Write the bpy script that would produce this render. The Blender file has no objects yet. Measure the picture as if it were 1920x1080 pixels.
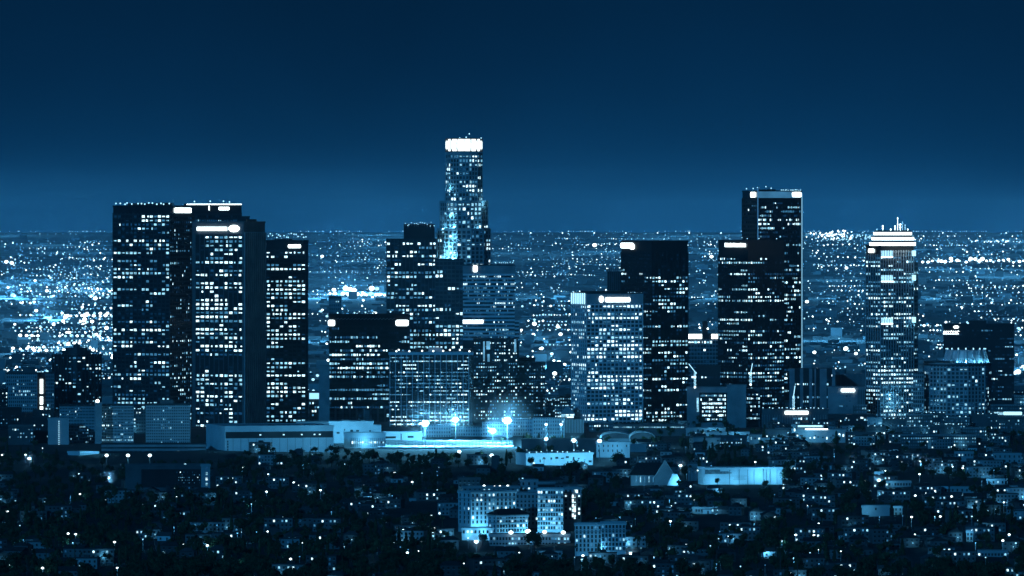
import bpy, math, random
from mathutils import Vector, Matrix, noise
R = math.radians
sc = bpy.context.scene
COL = sc.collection
rng = random.Random(7)

# ------------------------------------------------------------------ camera, sky, fill light, exposure
FPX, H = 12825.0, 215.0          # focal length in photo pixels, height of the lookout above the city floor
HORIZON = 432.0                  # photo row of the true horizon
cd = bpy.data.cameras.new("camera"); cam = bpy.data.objects.new("camera", cd); COL.objects.link(cam)
cam.location = (0, 0, H); cam.rotation_euler = (R(90), 0, 0)
cd.sensor_width = 36; cd.lens = FPX / 1920 * 36; cd.shift_y = -(540 - HORIZON) / 1920
cd.clip_start = 1; cd.clip_end = 60000
sc.camera = cam

SKY_TOP, SKY_LOW = (.0008, .0175, .053), (.0034, .0570, .160)
HAZE_DENSITY = 1.5e-5
world = bpy.data.worlds.new("World"); sc.world = world; world.use_nodes = True
nt = world.node_tree; nd = nt.nodes; lk = nt.links
bg = nd["Background"]; bg.inputs[1].default_value = 1.0
tc = nd.new("ShaderNodeTexCoord"); sep = nd.new("ShaderNodeSeparateXYZ"); lk.new(tc.outputs["Generated"], sep.inputs[0])
mr = nd.new("ShaderNodeMapRange"); mr.inputs["From Min"].default_value = 0; mr.inputs["From Max"].default_value = 1.0
lk.new(sep.outputs["Z"], mr.inputs["Value"])
cr = nd.new("ShaderNodeValToRGB"); lk.new(mr.outputs[0], cr.inputs[0])
wn = nd.new("ShaderNodeTexNoise"); wn.inputs["Scale"].default_value = 14; wn.inputs["Detail"].default_value = 4; lk.new(tc.outputs["Generated"], wn.inputs["Vector"])
wm_ = nd.new("ShaderNodeMapRange"); wm_.inputs["From Min"].default_value = .3; wm_.inputs["From Max"].default_value = .7; wm_.inputs["To Min"].default_value = .84; wm_.inputs["To Max"].default_value = 1.16; lk.new(wn.outputs[0], wm_.inputs["Value"])
lk.new(cr.outputs[0], bg.inputs[0]); lk.new(wm_.outputs[0], bg.inputs[1])
e = cr.color_ramp.elements
e[0].position = 0; e[0].color = SKY_LOW + (1,)
e[1].position = 1; e[1].color = (.0006, .0100, .034, 1)
for p, c in ((.005, (.0030, .0520, .146)), (.011, (.0018, .0350, .104)), (.020, (.0012, .0250, .076)), (.034, SKY_TOP)):
    n_ = e.new(p); n_.color = c + (1,)
world.cycles.sampling_method = 'MANUAL'; world.cycles.sample_map_resolution = 256

FILL_COL = (.030, .40, 1.0)
ml = bpy.data.lights.new("facade_fill", 'SUN'); ml.energy = .95; ml.color = FILL_COL; ml.angle = R(.5)  # added fill sun from behind camera, lifting facades that street lamps would light
mo = bpy.data.objects.new("facade_fill", ml); COL.objects.link(mo); mo.rotation_euler = (R(74), 0, R(-26))
sc.view_settings.view_transform = 'Standard'; sc.view_settings.look = 'None'
sc.view_settings.exposure = 0; sc.view_settings.gamma = 1; sc.view_settings.use_curve_mapping = False
sc.cycles.use_denoising = True
sc.cycles.max_bounces = 5; sc.cycles.volume_bounces = 1; sc.cycles.diffuse_bounces = 2
sc.cycles.glossy_bounces = 2; sc.cycles.sample_clamp_indirect = 3
sc.cycles.use_light_tree = True

# ------------------------------------------------------------------ frame of the place
def GX(px, D): return (px - 960) * D / FPX
def GZ(py, D): return H - (py - HORIZON) * D / FPX
def DG(py): return FPX * H / (py - HORIZON)          # distance of flat ground seen at a photo row
def ground_z(x, y):
    if y > 9000: return min(205.5, 205.5 * (y - 9000) / 21000)
    if y < 7000:
        k = min(1, (7000 - y) / 500)
        return k * (5.5 * noise.noise(Vector((x / 170, y / 260, 3.1))) + 2 * noise.noise(Vector((x / 60, y / 90, 7.7))))
    return 0.0
def plain_D(py):                                     # distance of the rising plain seen at a photo row
    k = 205.5 / 21000
    return min(30000.0, (H + 9000 * k) / ((py - HORIZON) / FPX + k))

# ------------------------------------------------------------------ materials
MATS = {}
def _nodes(name):
    m = bpy.data.materials.new(name); m.use_nodes = True
    return m, m.node_tree.nodes, m.node_tree.links, m.node_tree.nodes["Principled BSDF"]
def mat(name, col, rough=.8, var=.25, scale=.08, metal=0, spec=.3, bump=0):
    if name in MATS: return MATS[name]
    m, n, l, b = _nodes(name)
    b.inputs["Roughness"].default_value = rough; b.inputs["Metallic"].default_value = metal
    b.inputs["Specular IOR Level"].default_value = spec
    geo = n.new("ShaderNodeNewGeometry")
    nz = n.new("ShaderNodeTexNoise"); nz.inputs["Scale"].default_value = scale; nz.inputs["Detail"].default_value = 5
    l.new(geo.outputs["Position"], nz.inputs["Vector"])
    r = n.new("ShaderNodeValToRGB"); l.new(nz.outputs[0], r.inputs[0]); l.new(r.outputs[0], b.inputs["Base Color"])
    a = [max(0, c * (1 - var)) for c in col]; z = [min(.9, c * (1 + var)) for c in col]
    r.color_ramp.elements[0].position = .3; r.color_ramp.elements[0].color = (*a, 1)
    r.color_ramp.elements[1].position = .7; r.color_ramp.elements[1].color = (*z, 1)
    if bump:
        bp = n.new("ShaderNodeBump"); bp.inputs["Strength"].default_value = bump; bp.inputs["Distance"].default_value = .3
        l.new(nz.outputs[0], bp.inputs["Height"]); l.new(bp.outputs[0], b.inputs["Normal"])
    MATS[name] = m; return m
def glow(name, col, k, vary=0.0, scale=.55):
    if name in MATS: return MATS[name]
    m, n, l, b = _nodes(name)
    b.inputs["Base Color"].default_value = (.03, .03, .03, 1)
    b.inputs["Emission Color"].default_value = (*col, 1); b.inputs["Emission Strength"].default_value = k
    if vary:
        geo = n.new("ShaderNodeNewGeometry"); nz = n.new("ShaderNodeTexNoise")
        nz.inputs["Scale"].default_value = scale; nz.inputs["Detail"].default_value = 2
        l.new(geo.outputs["Position"], nz.inputs["Vector"])
        mp = n.new("ShaderNodeMapRange"); l.new(nz.outputs[0], mp.inputs["Value"])
        mp.inputs["From Min"].default_value = .3; mp.inputs["From Max"].default_value = .7
        mp.inputs["To Min"].default_value = k * (1 - vary); mp.inputs["To Max"].default_value = k * (1 + vary)
        l.new(mp.outputs[0], b.inputs["Emission Strength"])
    m.cycles.emission_sampling = 'NONE'
    MATS[name] = m; return m
def grey(v): return (v * .92, v, v * 1.04)
M_GLASS = mat("dark_curtain_glass", grey(.018), .16, .3, spec=.5)
M_GLASS2 = mat("smoky_glass", grey(.05), .22, .3, spec=.5)
M_DARK = mat("dark_granite", grey(.035), .5)
M_BLACK = mat("black_cladding", grey(.02), .45)
M_MID = mat("grey_stone", grey(.26), .8)
M_MIDD = mat("dim_grey_stone", grey(.11), .8)
M_PALE = mat("pale_concrete", grey(.36), .85, .12)
M_WHITE = mat("white_stucco", grey(.62), .85, .10)
M_STEEL = mat("brushed_steel", grey(.45), .4, .1, metal=.3)
M_ROOF = mat("roof_felt", grey(.07), .9)
M_ROOFD = mat("dark_shingle", grey(.035), .9, .4, .6)
M_TRUNK = mat("bark", grey(.05), .9)
M_LEAF = [mat("dark_foliage", (.026, .04, .015), .95, .5, .5), mat("mid_foliage", (.035, .055, .022), .95, .5, .5)]
M_POLE = mat("galvanised_pole", grey(.4), .5)
WIN = [glow("window_bright", (.58, .88, 1), 2.3, .7, .35), glow("window_lit", (.32, .75, 1), 1.05, .75, .35),
       glow("window_soft", (.13, .55, 1), .40, .6), glow("window_faint", (.045, .38, 1), .13, .6), glow("window_glint", (.03, .35, 1), .035, .8, .2)]  # last level: faint glow painted on unlit panes, imitating glass glint
SIGN = glow("sign_glow", (.80, .97, 1), 5)
STRIP = glow("strip_glow", (.30, .72, 1), 1.6)
LAMPG = [glow("lamp_white", (.75, .95, 1), 5), glow("lamp_cool", (.38, .78, 1), 2.0), glow("lamp_dim", (.12, .50, .95), 1.0)]

# ------------------------------------------------------------------ mesh helpers
class MB:
    def __init__(s): s.v = []; s.f = []; s.m = []
    def poly(s, pts, mi=0):
        i = len(s.v); s.v += [tuple(p) for p in pts]; s.f.append(tuple(range(i, i + len(pts)))); s.m.append(mi)
    def box(s, x0, x1, y0, y1, z0, z1, mi=0, M=None):
        i = len(s.v)
        p = [(x0, y0, z0), (x1, y0, z0), (x1, y1, z0), (x0, y1, z0), (x0, y0, z1), (x1, y0, z1), (x1, y1, z1), (x0, y1, z1)]
        if M is not None: p = [tuple(M @ Vector(q)) for q in p]
        s.v += p
        for f in ((0, 3, 2, 1), (4, 5, 6, 7), (0, 1, 5, 4), (1, 2, 6, 5), (2, 3, 7, 6), (3, 0, 4, 7)):
            s.f.append(tuple(i + k for k in f)); s.m.append(mi)
    def prism(s, pts, z0, z1, mi=0, top=None):
        n = len(pts); i = len(s.v); top = top or pts
        s.v += [(p[0], p[1], z0) for p in pts] + [(p[0], p[1], z1) for p in top]
        s.f.append(tuple(i + k for k in reversed(range(n)))); s.m.append(mi)
        s.f.append(tuple(i + n + k for k in range(n))); s.m.append(mi)
        for k in range(n):
            s.f.append((i + k, i + (k + 1) % n, i + n + (k + 1) % n, i + n + k)); s.m.append(mi)
    def cyl(s, x, y, z0, z1, r0, r1=None, n=10, mi=0):
        r1 = r0 if r1 is None else r1
        a = [(x + r0 * math.cos(k * 2 * math.pi / n), y + r0 * math.sin(k * 2 * math.pi / n)) for k in range(n)]
        b = [(x + r1 * math.cos(k * 2 * math.pi / n), y + r1 * math.sin(k * 2 * math.pi / n)) for k in range(n)]
        s.prism(a, z0, z1, mi, b)
    def ball(s, c, r, nu=8, nv=5, mi=0, sq=(1, 1, 1), wob=0, rg=None):
        i = len(s.v); cx, cy, cz = c
        for a in range(1, nv):
            t = math.pi * a / nv
            for b in range(nu):
                p = 2 * math.pi * b / nu; q = r * (1 + (rg.uniform(-wob, wob) if wob else 0))
                s.v.append((cx + q * math.sin(t) * math.cos(p) * sq[0], cy + q * math.sin(t) * math.sin(p) * sq[1], cz + q * math.cos(t) * sq[2]))
        s.v.append((cx, cy, cz + r * sq[2])); s.v.append((cx, cy, cz - r * sq[2])); T = len(s.v) - 2
        for a in range(nv - 2):
            for b in range(nu):
                s.f.append((i + a * nu + b, i + (a + 1) * nu + b, i + (a + 1) * nu + (b + 1) % nu, i + a * nu + (b + 1) % nu)); s.m.append(mi)
        for b in range(nu):
            s.f.append((T, i + b, i + (b + 1) % nu)); s.m.append(mi)
            o = i + (nv - 2) * nu; s.f.append((T + 1, o + (b + 1) % nu, o + b)); s.m.append(mi)
    def octa(s, c, r, mi=0):
        i = len(s.v); x, y, z = c
        s.v += [(x - r, y, z), (x, y - r, z), (x + r, y, z), (x, y + r, z), (x, y, z + r), (x, y, z - r)]
        for k in range(4):
            s.f.append((i + k, i + (k + 1) % 4, i + 4)); s.f.append((i + (k + 1) % 4, i + k, i + 5)); s.m += [mi, mi]
    def mesh(s, name, mats):
        me = bpy.data.meshes.new(name); me.from_pydata(s.v, [], s.f)
        for m in (mats if isinstance(mats, (list, tuple)) else [mats]): me.materials.append(m)
        if isinstance(mats, (list, tuple)) and len(mats) > 1: me.polygons.foreach_set("material_index", s.m)
        me.update(); return me
    def build(s, name, mats, parent=None, loc=(0, 0, 0), rz=0):
        return put(name, s.mesh(name, mats), parent, loc, rz)
def put(name, me, parent=None, loc=(0, 0, 0), rz=0):
    o = bpy.data.objects.new(name, me); COL.objects.link(o)
    if parent is not None: o.parent = parent
    o.location = loc
    if rz: o.rotation_euler = (0, 0, rz)
    return o
def tag(o, label=None, cat=None, group=None, kind=None):
    for k, v in (("label", label), ("category", cat), ("group", group), ("kind", kind)):
        if v: o[k] = v
    return o
def thing(name, label, cat, loc=(0, 0, 0), rz=0, group=None):
    o = bpy.data.objects.new(name, None); COL.objects.link(o); o.empty_display_size = 1
    o.location = loc; o.rotation_euler = (0, 0, rz)
    return tag(o, label, cat, group)
def lamp_light(parent, loc, power, col=(.13, .60, 1), r=.6):
    l = bpy.data.lights.new("lamp_light", 'POINT'); l.energy = power; l.color = col; l.shadow_soft_size = r
    o = bpy.data.objects.new("lamp_light", l); COL.objects.link(o); o.parent = parent; o.location = loc
    return o

# ------------------------------------------------------------------ facades
def pattern(rows, cols, p, zones=(), persist=.55, lv=(3, 5, 2, 1), seed=0, rowvar=True):
    g = random.Random(seed); out = {}
    for r in range(rows):
        k = g.choice((.3, .65, .9, 1.15, 1.45)) if rowvar else 1
        rl = g.choices((0, 1, 2, 3), lv)[0]; on = False
        for c in range(cols):
            pr, full = p, False
            for (r0, r1, c0, c1, zp) in zones:
                if r0 <= (r + .5) / rows < r1 and c0 <= (c + .5) / cols < c1:
                    pr = zp; full = zp >= .8 or zp == 0
            if full: on = g.random() < pr
            elif c == 0 or g.random() > persist: on = g.random() < min(.97, pr * k)
            if pr == 0: on = False
            if on:
                L = rl if g.random() < .6 else g.choices((0, 1, 2, 3), lv)[0]
                out[(r, c)] = (L, g.choice((1, 1, 1, .9, .45, .7)))
            elif g.random() < .22: out[(r, c)] = (4, 1)
    return out
def facade(root, O, u, W, s, zt, zb, spec, seed):
    """Windows, piers and floor bands on one face. O = left end of the face, u = direction along it, zt/zb = top and bottom of the window field."""
    u = Vector((u[0], u[1], 0)).normalized(); n = Vector((u.y, -u.x, 0)); O = Vector((O[0], O[1], 0)); rz = math.atan2(u.y, u.x)
    m0, m1 = spec.get('margin', (0, 0)); x0, x1 = m0 / s, W - m1 / s
    cols = spec['cols']; pitch = spec.get('pitch', 7.6) / s; rows = max(1, round((zt - zb) / pitch)); ph = (zt - zb) / rows; pw = (x1 - x0) / cols
    ww, wh = spec.get('ww', .7), spec.get('wh', .55)
    off = spec.get('depth', .5)
    pat = pattern(rows, cols, spec.get('p', .4), spec.get('zones', ()), spec.get('persist', .55), spec.get('lv', (3, 5, 2, 1)), seed, spec.get('rowvar', True))
    if spec.get('band'):
        bm = MB(); bh = ph * (1 - wh) * spec.get('bandk', .9)
        bm.box(x0, x1, -off, .15, -bh / 2, bh / 2); me = bm.mesh("floor_band", spec['band'])
        for r in range(rows + 1):
            put("floor_band", me, root, tuple(O + Vector((0, 0, zt - r * ph))), rz)
    if spec.get('pier'):
        k = spec.get('pierevery', 1); pwid = spec.get('pierw', .35 * (1 - ww) * 2) * pw; pm = MB()
        pm.box(-pwid / 2, pwid / 2, -off * 1.35, .12, zb - zt - ph * .4, ph * .4); me = pm.mesh("pier", spec['pier'])
        for c in range(0, cols + 1, k):
            put("pier", me, root, tuple(O + u * (x0 + c * pw) + Vector((0, 0, zt))), rz)
    single = spec.get('single', pw * ww * s >= 4.6)
    meshes = {}; joined = MB(); cnt = 0
    Mf = Matrix.Translation(O) @ Matrix.Rotation(rz, 4, 'Z')
    items = sorted(pat.items(), key=lambda q: (q[1][0], -q[1][1])) if single else list(pat.items())
    g = random.Random(seed + 5)
    for (r, c), (L, wf) in items:
        w = pw * ww * wf / 2; h = ph * wh * .5 * g.choice((1, 1, .9, .75, .5)); x = x0 + (c + .5) * pw + g.choice((0, 0, -1, 1)) * pw * ww * (1 - wf) / 2; z = zt - (r + .5) * ph
        if single and L < 4 and cnt < spec.get('maxsingle', 260):
            key = (L, wf, round(h, 2))
            if key not in meshes:
                b = MB(); b.box(-w, w, -.22, .05, -h, h); meshes[key] = b.mesh("window", WIN[L])
            put("window", meshes[key], root, tuple(O + u * x + Vector((0, 0, z))), rz); cnt += 1
        else:
            joined.box(x - w, x + w, -.22, .05, z - h, z + h, L, Mf)
    if joined.v: tag(joined.build("small_window", WIN, root), kind='stuff')

class Bld: pass
def building(name, label, xl, xc, xr, yt, D, mode='LF', theta=25, depth=40, body=M_DARK, faces=None, z0=-3, roof=M_ROOF, cat="building", group=None, seed=None, parapet=1.2, ybase=None):
    s = FPX / D; b = Bld(); th = R(theta); faces = faces or {}
    if mode == 'LF':
        if xc <= xl: th = 0; w = (xr - xl) / s; d = depth; xc = xl
        else: w = (xr - xc) / (s * math.cos(th)); d = (xc - xl) / (s * math.sin(th))
        corner = Vector((-w / 2, -d / 2, 0))
    else:
        w = (xc - xl) / (s * math.cos(th)); d = (xr - xc) / (s * math.sin(th)); th = -th
        corner = Vector((w / 2, -d / 2, 0))
    phi = math.atan((xc - 960) / FPX); rot = th - phi
    Rm = Matrix.Rotation(rot, 4, 'Z'); C = Vector((GX(xc, D), D, 0)) - Rm @ corner
    gz = ground_z(C.x, C.y)
    base = 0 if ybase is None else GZ(ybase, D)
    C.z = gz if ybase is None else base
    b.root = thing(name, label, cat, tuple(C), rot, group); b.z = C.z
    b.h = GZ(yt, D) - C.z; b.w, b.d, b.s, b.D, b.mode, b.px = w, d, s, D, mode, (xl, xc, xr)
    m = MB(); m.box(-w / 2, w / 2, -d / 2, d / 2, z0, b.h); m.build("wall", body, b.root)
    if parapet:
        r = MB(); t = .5
        for (a0, a1, c0, c1) in ((-w/2-t, w/2+t, -d/2-t, -d/2+t), (-w/2-t, w/2+t, d/2-t, d/2+t), (-w/2-t, -w/2+t, -d/2+t, d/2-t), (w/2-t, w/2+t, -d/2+t, d/2-t)):
            r.box(a0, a1, c0, c1, b.h - parapet, b.h + .6)
        r.build("parapet", body, b.root)
    q = MB(); q.box(-w/2+.6, w/2-.6, -d/2+.6, d/2-.6, b.h + .01, b.h + .25); q.build("roof", roof, b.root)
    b.face = {'F': (Vector((-w/2, -d/2, 0)), (1, 0), w), 'L': (Vector((-w/2, d/2, 0)), (0, -1), d), 'R': (Vector((w/2, -d/2, 0)), (0, 1), d)}
    if mode == 'LF': b.fpx = {'L': (xl, xc), 'F': (xc, xr)}
    else: b.fpx = {'F': (xl, xc), 'R': (xc, xr)}
    sd = seed if seed is not None else int(xl * 7 + yt)
    for i, (k, spec) in enumerate(faces.items()):
        O, u, W = b.face[k]
        facade(b.root, O, u, W, s, GZ(spec['y0'], D) - C.z, GZ(spec['y1'], D) - C.z, spec, sd + i * 101)
    return b
def on_face(b, f, px, py, off=0.6):
    O, u, W = b.face[f]; a, c = b.fpx[f]; u = Vector((u[0], u[1], 0)); n = Vector((u.y, -u.x, 0))
    p = O + u * (W * (px - a) / (c - a)) + n * off; p.z = GZ(py, b.D) - b.z
    return p, math.atan2(u.y, u.x), W / (c - a)
def sign(b, f, px0, px1, py0, py1, shape='bar', m=None, name="lit_sign"):
    p, rz, k = on_face(b, f, (px0 + px1) / 2, (py0 + py1) / 2, .9)
    w = (px1 - px0) * k / 2; h = (py1 - py0) / b.s / 2; g = MB(); Mx = None
    if shape == 'bar':
        r = min(w, h) * .55; pts = []
        for (cx, cz, a0) in ((w - r, h - r, 0), (-w + r, h - r, 90), (-w + r, -h + r, 180), (w - r, -h + r, 270)):
            for t in (0, 30, 60, 90): pts.append((cx + r * math.cos(R(a0 + t)), cz + r * math.sin(R(a0 + t))))
    elif shape == 'oval': pts = [(w * math.cos(R(a)), h * math.sin(R(a))) for a in range(0, 360, 24)]
    else: pts = [(w, h), (-w, h), (-w, -h), (w, -h)]
    n = len(pts)
    g.v = [(x, -.5, z) for x, z in pts] + [(x, .5, z) for x, z in pts]
    g.f = [tuple(reversed(range(n))), tuple(range(n, 2 * n))] + [(i, (i + 1) % n, n + (i + 1) % n, n + i) for i in range(n)]; g.m = [0] * len(g.f)
    return put(name, g.mesh(name, m or SIGN), b.root, tuple(p), rz)
def letters(b, f, px0, px1, py0, py1, n, seed, slant=.0, name="sign_letter", m=None):
    """A row of lit sign letters too bright and small to read: each an upright with arms."""
    g = random.Random(seed); cw = (px1 - px0) / n
    for i in range(n):
        p, rz, k = on_face(b, f, px0 + (i + .5) * cw, (py0 + py1) / 2, .9)
        w = cw * k * .46; h = (py1 - py0) / b.s / 2; q = MB(); t = w * .42
        up = h * g.choice((1, .8, 1, .75)); sh = Matrix(((1, 0, slant, 0), (0, 1, 0, 0), (0, 0, 1, 0), (0, 0, 0, 1)))
        q.box(-w, -w + t, -.4, .4, -h, up, 0, sh); q.box(-w + t, w, -.4, .4, -h, -h + t * 1.2, 0, sh)
        if g.random() < .7: q.box(w - t, w, -.4, .4, -h + t * 1.2, up * .7, 0, sh)
        if g.random() < .6: q.box(-w + t, w - t, -.4, .4, up * .4, up * .4 + t, 0, sh)
        put(name, q.mesh(name, m or SIGN), b.root, tuple(p), rz)
def roof_lights(b, px0, px1, py, n, r=.9, seed=1, dy=3, lvl=1):
    g = random.Random(seed); q = MB(); q.ball((0, 0, 0), r, 8, 5); me = q.mesh("roof_light", LAMPG[lvl])
    pm = MB(); pm.cyl(0, 0, -3.2, 0, .16, n=6); pme = pm.mesh("light_mast", M_STEEL)
    for i in range(n):
        px = px0 + (px1 - px0) * (i + g.uniform(.1, .9)) / n; f = next((k for k, (a, c) in b.fpx.items() if a <= px <= c), list(b.fpx)[0])
        p, rz, k = on_face(b, f, px, py - g.uniform(0, dy), -1.5)
        o = put("roof_light", me, b.root, tuple(p), 0); put("light_mast", pme, o, (0, 0, -r * .5))
def roof_box(b, px0, px1, py_top, f='F', m=M_BLACK, inset=6, dep=.5, name="plant_room"):
    p0, rz, k = on_face(b, f, px0, 0, 0); p1, _, _ = on_face(b, f, px1, 0, 0)
    w = (p1 - p0).length; q = MB(); D2 = (b.d if f == 'F' else b.w) * dep
    q.box(0, w, inset, inset + D2, b.h - .2, GZ(py_top, b.D) - b.z)
    return put(name, q.mesh(name, m), b.root, (p0.x, p0.y, 0), rz)
def mast(b, px, py_top, f='F', r=.5, lit=False, inset=8):
    p, rz, k = on_face(b, f, px, 0, -inset); q = MB(); zt = GZ(py_top, b.D) - b.z
    q.cyl(p.x, p.y, b.h, zt, r, r * .4, 6)
    for t in (.4, .65, .85): q.box(p.x - 1.2, p.x + 1.2, p.y - .15, p.y + .15, b.h + (zt - b.h) * t, b.h + (zt - b.h) * t + .3)
    o = q.build("antenna", LAMPG[1] if lit else M_STEEL, b.root); return o

def openings(b, n, y0, y1, seed, lit=.2, f='F'):
    a, c = b.fpx[f]; gg = random.Random(seed); px = a + 2
    for i in range(n):
        x_ = a + (i + .5) * (c - a) / n + gg.uniform(-1, 1); w_ = gg.choice((.5, .8, 1.4)); h_ = gg.choice((.6, .9, 1.3))
        p, rz, k = on_face(b, f, x_, gg.uniform(y0, y1), .06); q = MB(); q.box(-w_, w_, -.2, .08, -h_, h_); L_ = gg.choices((None, 0, 1, 2), (1 - lit, lit * .3, lit * .4, lit * .3))[0]
        put("window", q.mesh("window", M_BLACK if L_ is None else WIN[L_]), b.root, tuple(p), rz)
# ------------------------------------------------------------------ ground
gm = MB(); xs = [-14000, -9000, -6000, -4000, -2800, -2000, -1500]; xs += [x for x in range(-1200, 1201, 25)] + [1500, 2000, 2800, 4000, 6000, 9000, 14000]
ys = [-500, 0, 1500, 3000, 3600] + list(range(3900, 7200, 30)) + [7400, 7800, 8200, 8600, 9000, 9300, 9700] + list(range(10000, 30001, 500)) + [30600, 31500]
for y in ys:
    for x in xs:
        z = ground_z(x, y) if y <= 30000 else 205.5 - (y - 30000) * .03
        gm.v.append((x, y, z))
nx = len(xs)
gp = MB(); gp.v = list(gm.v)
for j in range(len(ys) - 1):
    for i in range(nx - 1): (gm if ys[j] < 8600 else gp).f.append((j * nx + i, j * nx + i + 1, (j + 1) * nx + i + 1, (j + 1) * nx + i)); (gm if ys[j] < 8600 else gp).m.append(0)
tag(gp.build("city_plain", mat("city_plain_surface", grey(.15), .95, .55, .004)), kind="structure")
M_GROUND = mat("ground_scrub", (.022, .034, .036), .98, .5, .02)
tag(gm.build("ground", M_GROUND), kind="structure")

# ------------------------------------------------------------------ the towers
def F(**k): return k
DG_ = dict(band=M_BLACK, pier=M_BLACK)
b = building("office_tower", "broad dark tower at one end of the skyline, white oval sign by its top corner", 212, 318, 363, 386, 7620, 'FR', 24, body=M_GLASS, faces={
    'F': F(cols=14, y0=402, y1=798, pitch=7.65, p=.56, ww=.68, wh=.55, lv=(3, 4, 4, 3), zones=((0, .03, 0, .42, 0), (0, .03, .5, 1, .95), (.03, .06, .2, .75, .95)), **DG_),
    'R': F(cols=12, y0=405, y1=798, pitch=7.65, p=.38, ww=.5, wh=.5, lv=(1, 3, 4, 4), persist=.2, **DG_)})
sign(b, 'R', 327, 357, 389.5, 399)
roof_lights(b, 214, 318, 383, 14, seed=3, lvl=1); roof_box(b, 235, 262, 381); roof_box(b, 285, 300, 380); mast(b, 319, 373)
b = building("office_tower", "dark tower behind with a thin white roofline and small oval sign", 345, 345, 453, 383, 7900, depth=45, body=M_GLASS, faces={
    'F': F(cols=26, y0=402, y1=790, pitch=7.65, p=.4, ww=.55, wh=.5, lv=(2, 3, 4, 3), zones=((0, .0165, 0, 1, 0), (.0165, .035, .1, 1, .9)), **DG_)})
sign(b, 'F', 410, 430, 388, 394); sign(b, 'F', 350, 453, 382.3, 384, 'rect', name="roofline_light"); sign(b, 'F', 391, 393, 386, 394, 'rect')
roof_lights(b, 349, 453, 380, 4, seed=5); mast(b, 391, 374); roof_box(b, 400, 440, 381)
b = building("tower_annex", "narrow dark stair tower filling the step beside the white roofline tower", 453, 453, 468, 406, 7890, depth=25, body=M_BLACK, faces={})
b = building("office_tower", "tower with finned grey flank and a long bar and disc sign above bright windows", 360, 457, 497, 416, 7450, 'FR', 30, body=M_MIDD, faces={
    'F': F(cols=10, margin=(7, 2), y0=441, y1=803, pitch=7.95, p=.88, ww=.68, wh=.56, lv=(6, 4, 2, 1), persist=.3, pier=M_MIDD, band=M_BLACK, pierw=.16,
           zones=((.21, .25, 0, 1, 0), (.3, .5, .7, .95, .35), (.62, .72, 0, 1, .05), (0, .1, 0, .2, .1))),
    'R': F(cols=10, margin=(2, 2), y0=440, y1=803, pitch=12, p=.03, ww=.3, wh=.3, pier=M_MID, pierw=.4, depth=1.1, lv=(0, 0, 1, 3))})
q = MB(); O, u, W = b.face['F']; q.box(-b.w/2 + 7.2 / b.s, b.w/2 - .8, -b.d/2 - .12, -b.d/2 + .1, GZ(804, b.D), GZ(440, b.D)); q.build("curtain_wall", M_BLACK, b.root)
sign(b, 'F', 370, 426, 425.5, 432.5, 'rect'); sign(b, 'F', 429.5, 449.5, 422, 435, 'oval'); roof_box(b, 440, 456, 411)
roof_lights(b, 458, 496, 414, 2, seed=8, dy=0)
b = building("office_tower", "dark tower beside the finned one, small oval sign near its roof edge", 499, 499, 578, 451, 7640, depth=38, body=M_GLASS, faces={
    'F': F(cols=9, y0=470, y1=800, pitch=7.7, p=.8, ww=.68, wh=.5, lv=(5, 4, 2, 1), persist=.4, margin=(0, 5), zones=((0, .03, 0, .35, .2), (.3, .34, .55, 1, .0), (.36, .4, 0, .75, .97), (.52, .58, .5, 1, .0)), **DG_)})
sign(b, 'F', 540, 564, 458.5, 465); roof_lights(b, 501, 577, 446, 16, r=.7, seed=9, dy=9); roof_box(b, 515, 548, 448)
b = building("slab_tower", "blank grey slab tower between the dark tower and the strip-window block", 598, 598, 618, 686, 7560, depth=30, body=M_MID, faces={})
b = building("low_block", "small block with lit roof terrace under the blank slab tower", 579, 579, 599, 736, 7600, depth=25, body=M_MIDD, faces={
    'F': F(cols=4, y0=752, y1=790, pitch=8, p=.3, ww=.6, wh=.5)})
sign(b, 'F', 580, 598, 737, 748, 'rect', STRIP, "lit_terrace")
b = building("water_tower_block", "squat far tower with ragged crown of lamps left of the floodlit yards", 617, 617, 640, 556, 9000, depth=20, body=M_MIDD, faces={
    'F': F(cols=6, y0=562, y1=590, pitch=7, p=.15, ww=.5, wh=.5, band=M_MID, pier=M_MID)})
roof_lights(b, 618, 632, 551, 3, r=1.5, lvl=0, dy=1)
b = building("office_block", "wide block of strip windows with a white sign on each top corner", 617, 617, 768, 590, 7800, depth=50, body=M_BLACK, faces={
    'F': F(cols=30, y0=612, y1=768, pitch=8.1, p=.66, ww=.8, wh=.5, lv=(2, 5, 3, 2), persist=.8, band=M_DARK, zones=((0, .07, 0, 1, .1),))})
sign(b, 'F', 615, 628, 600, 611); sign(b, 'F', 742, 766, 600, 611)
louvre = MB(); louvre.box(-2.1, 2.1, -.25, .25, -.5, .5, 0, Matrix.Rotation(R(-25), 4, 'Y')); lme = louvre.mesh("louvre", M_PALE)
for i in range(17):
    p, rz, k = on_face(b, 'F', 632 + i * 6.6, 598, .5); put("louvre", lme, b.root, tuple(p), rz)
roof_lights(b, 625, 765, 587, 5, seed=4)
b = building("columned_podium", "dark podium with broad columns beneath the strip-window block", 616, 616, 735, 768, 7700, depth=40, body=M_DARK, faces={
    'F': F(cols=9, y0=772, y1=800, pitch=13, p=.35, ww=.5, wh=.4, pier=M_MID, pierw=.3, band=M_MIDD)})
b = building("office_tower", "stepped dark tower with grid of bright windows left of the crowned tower", 725, 725, 818, 448, 8000, depth=45, body=M_DARK, faces={
    'F': F(cols=13, y0=453, y1=655, pitch=7.7, p=.64, ww=.7, wh=.55, lv=(3, 4, 3, 2), band=M_DARK, pier=M_MIDD, pierw=.2)})
q = MB(); q.box((757 - 771.5) / b.s, (815 - 771.5) / b.s, -16, 14, b.h - .3, GZ(420, b.D)); q.build("setback_storey", M_BLACK, b.root)
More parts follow.
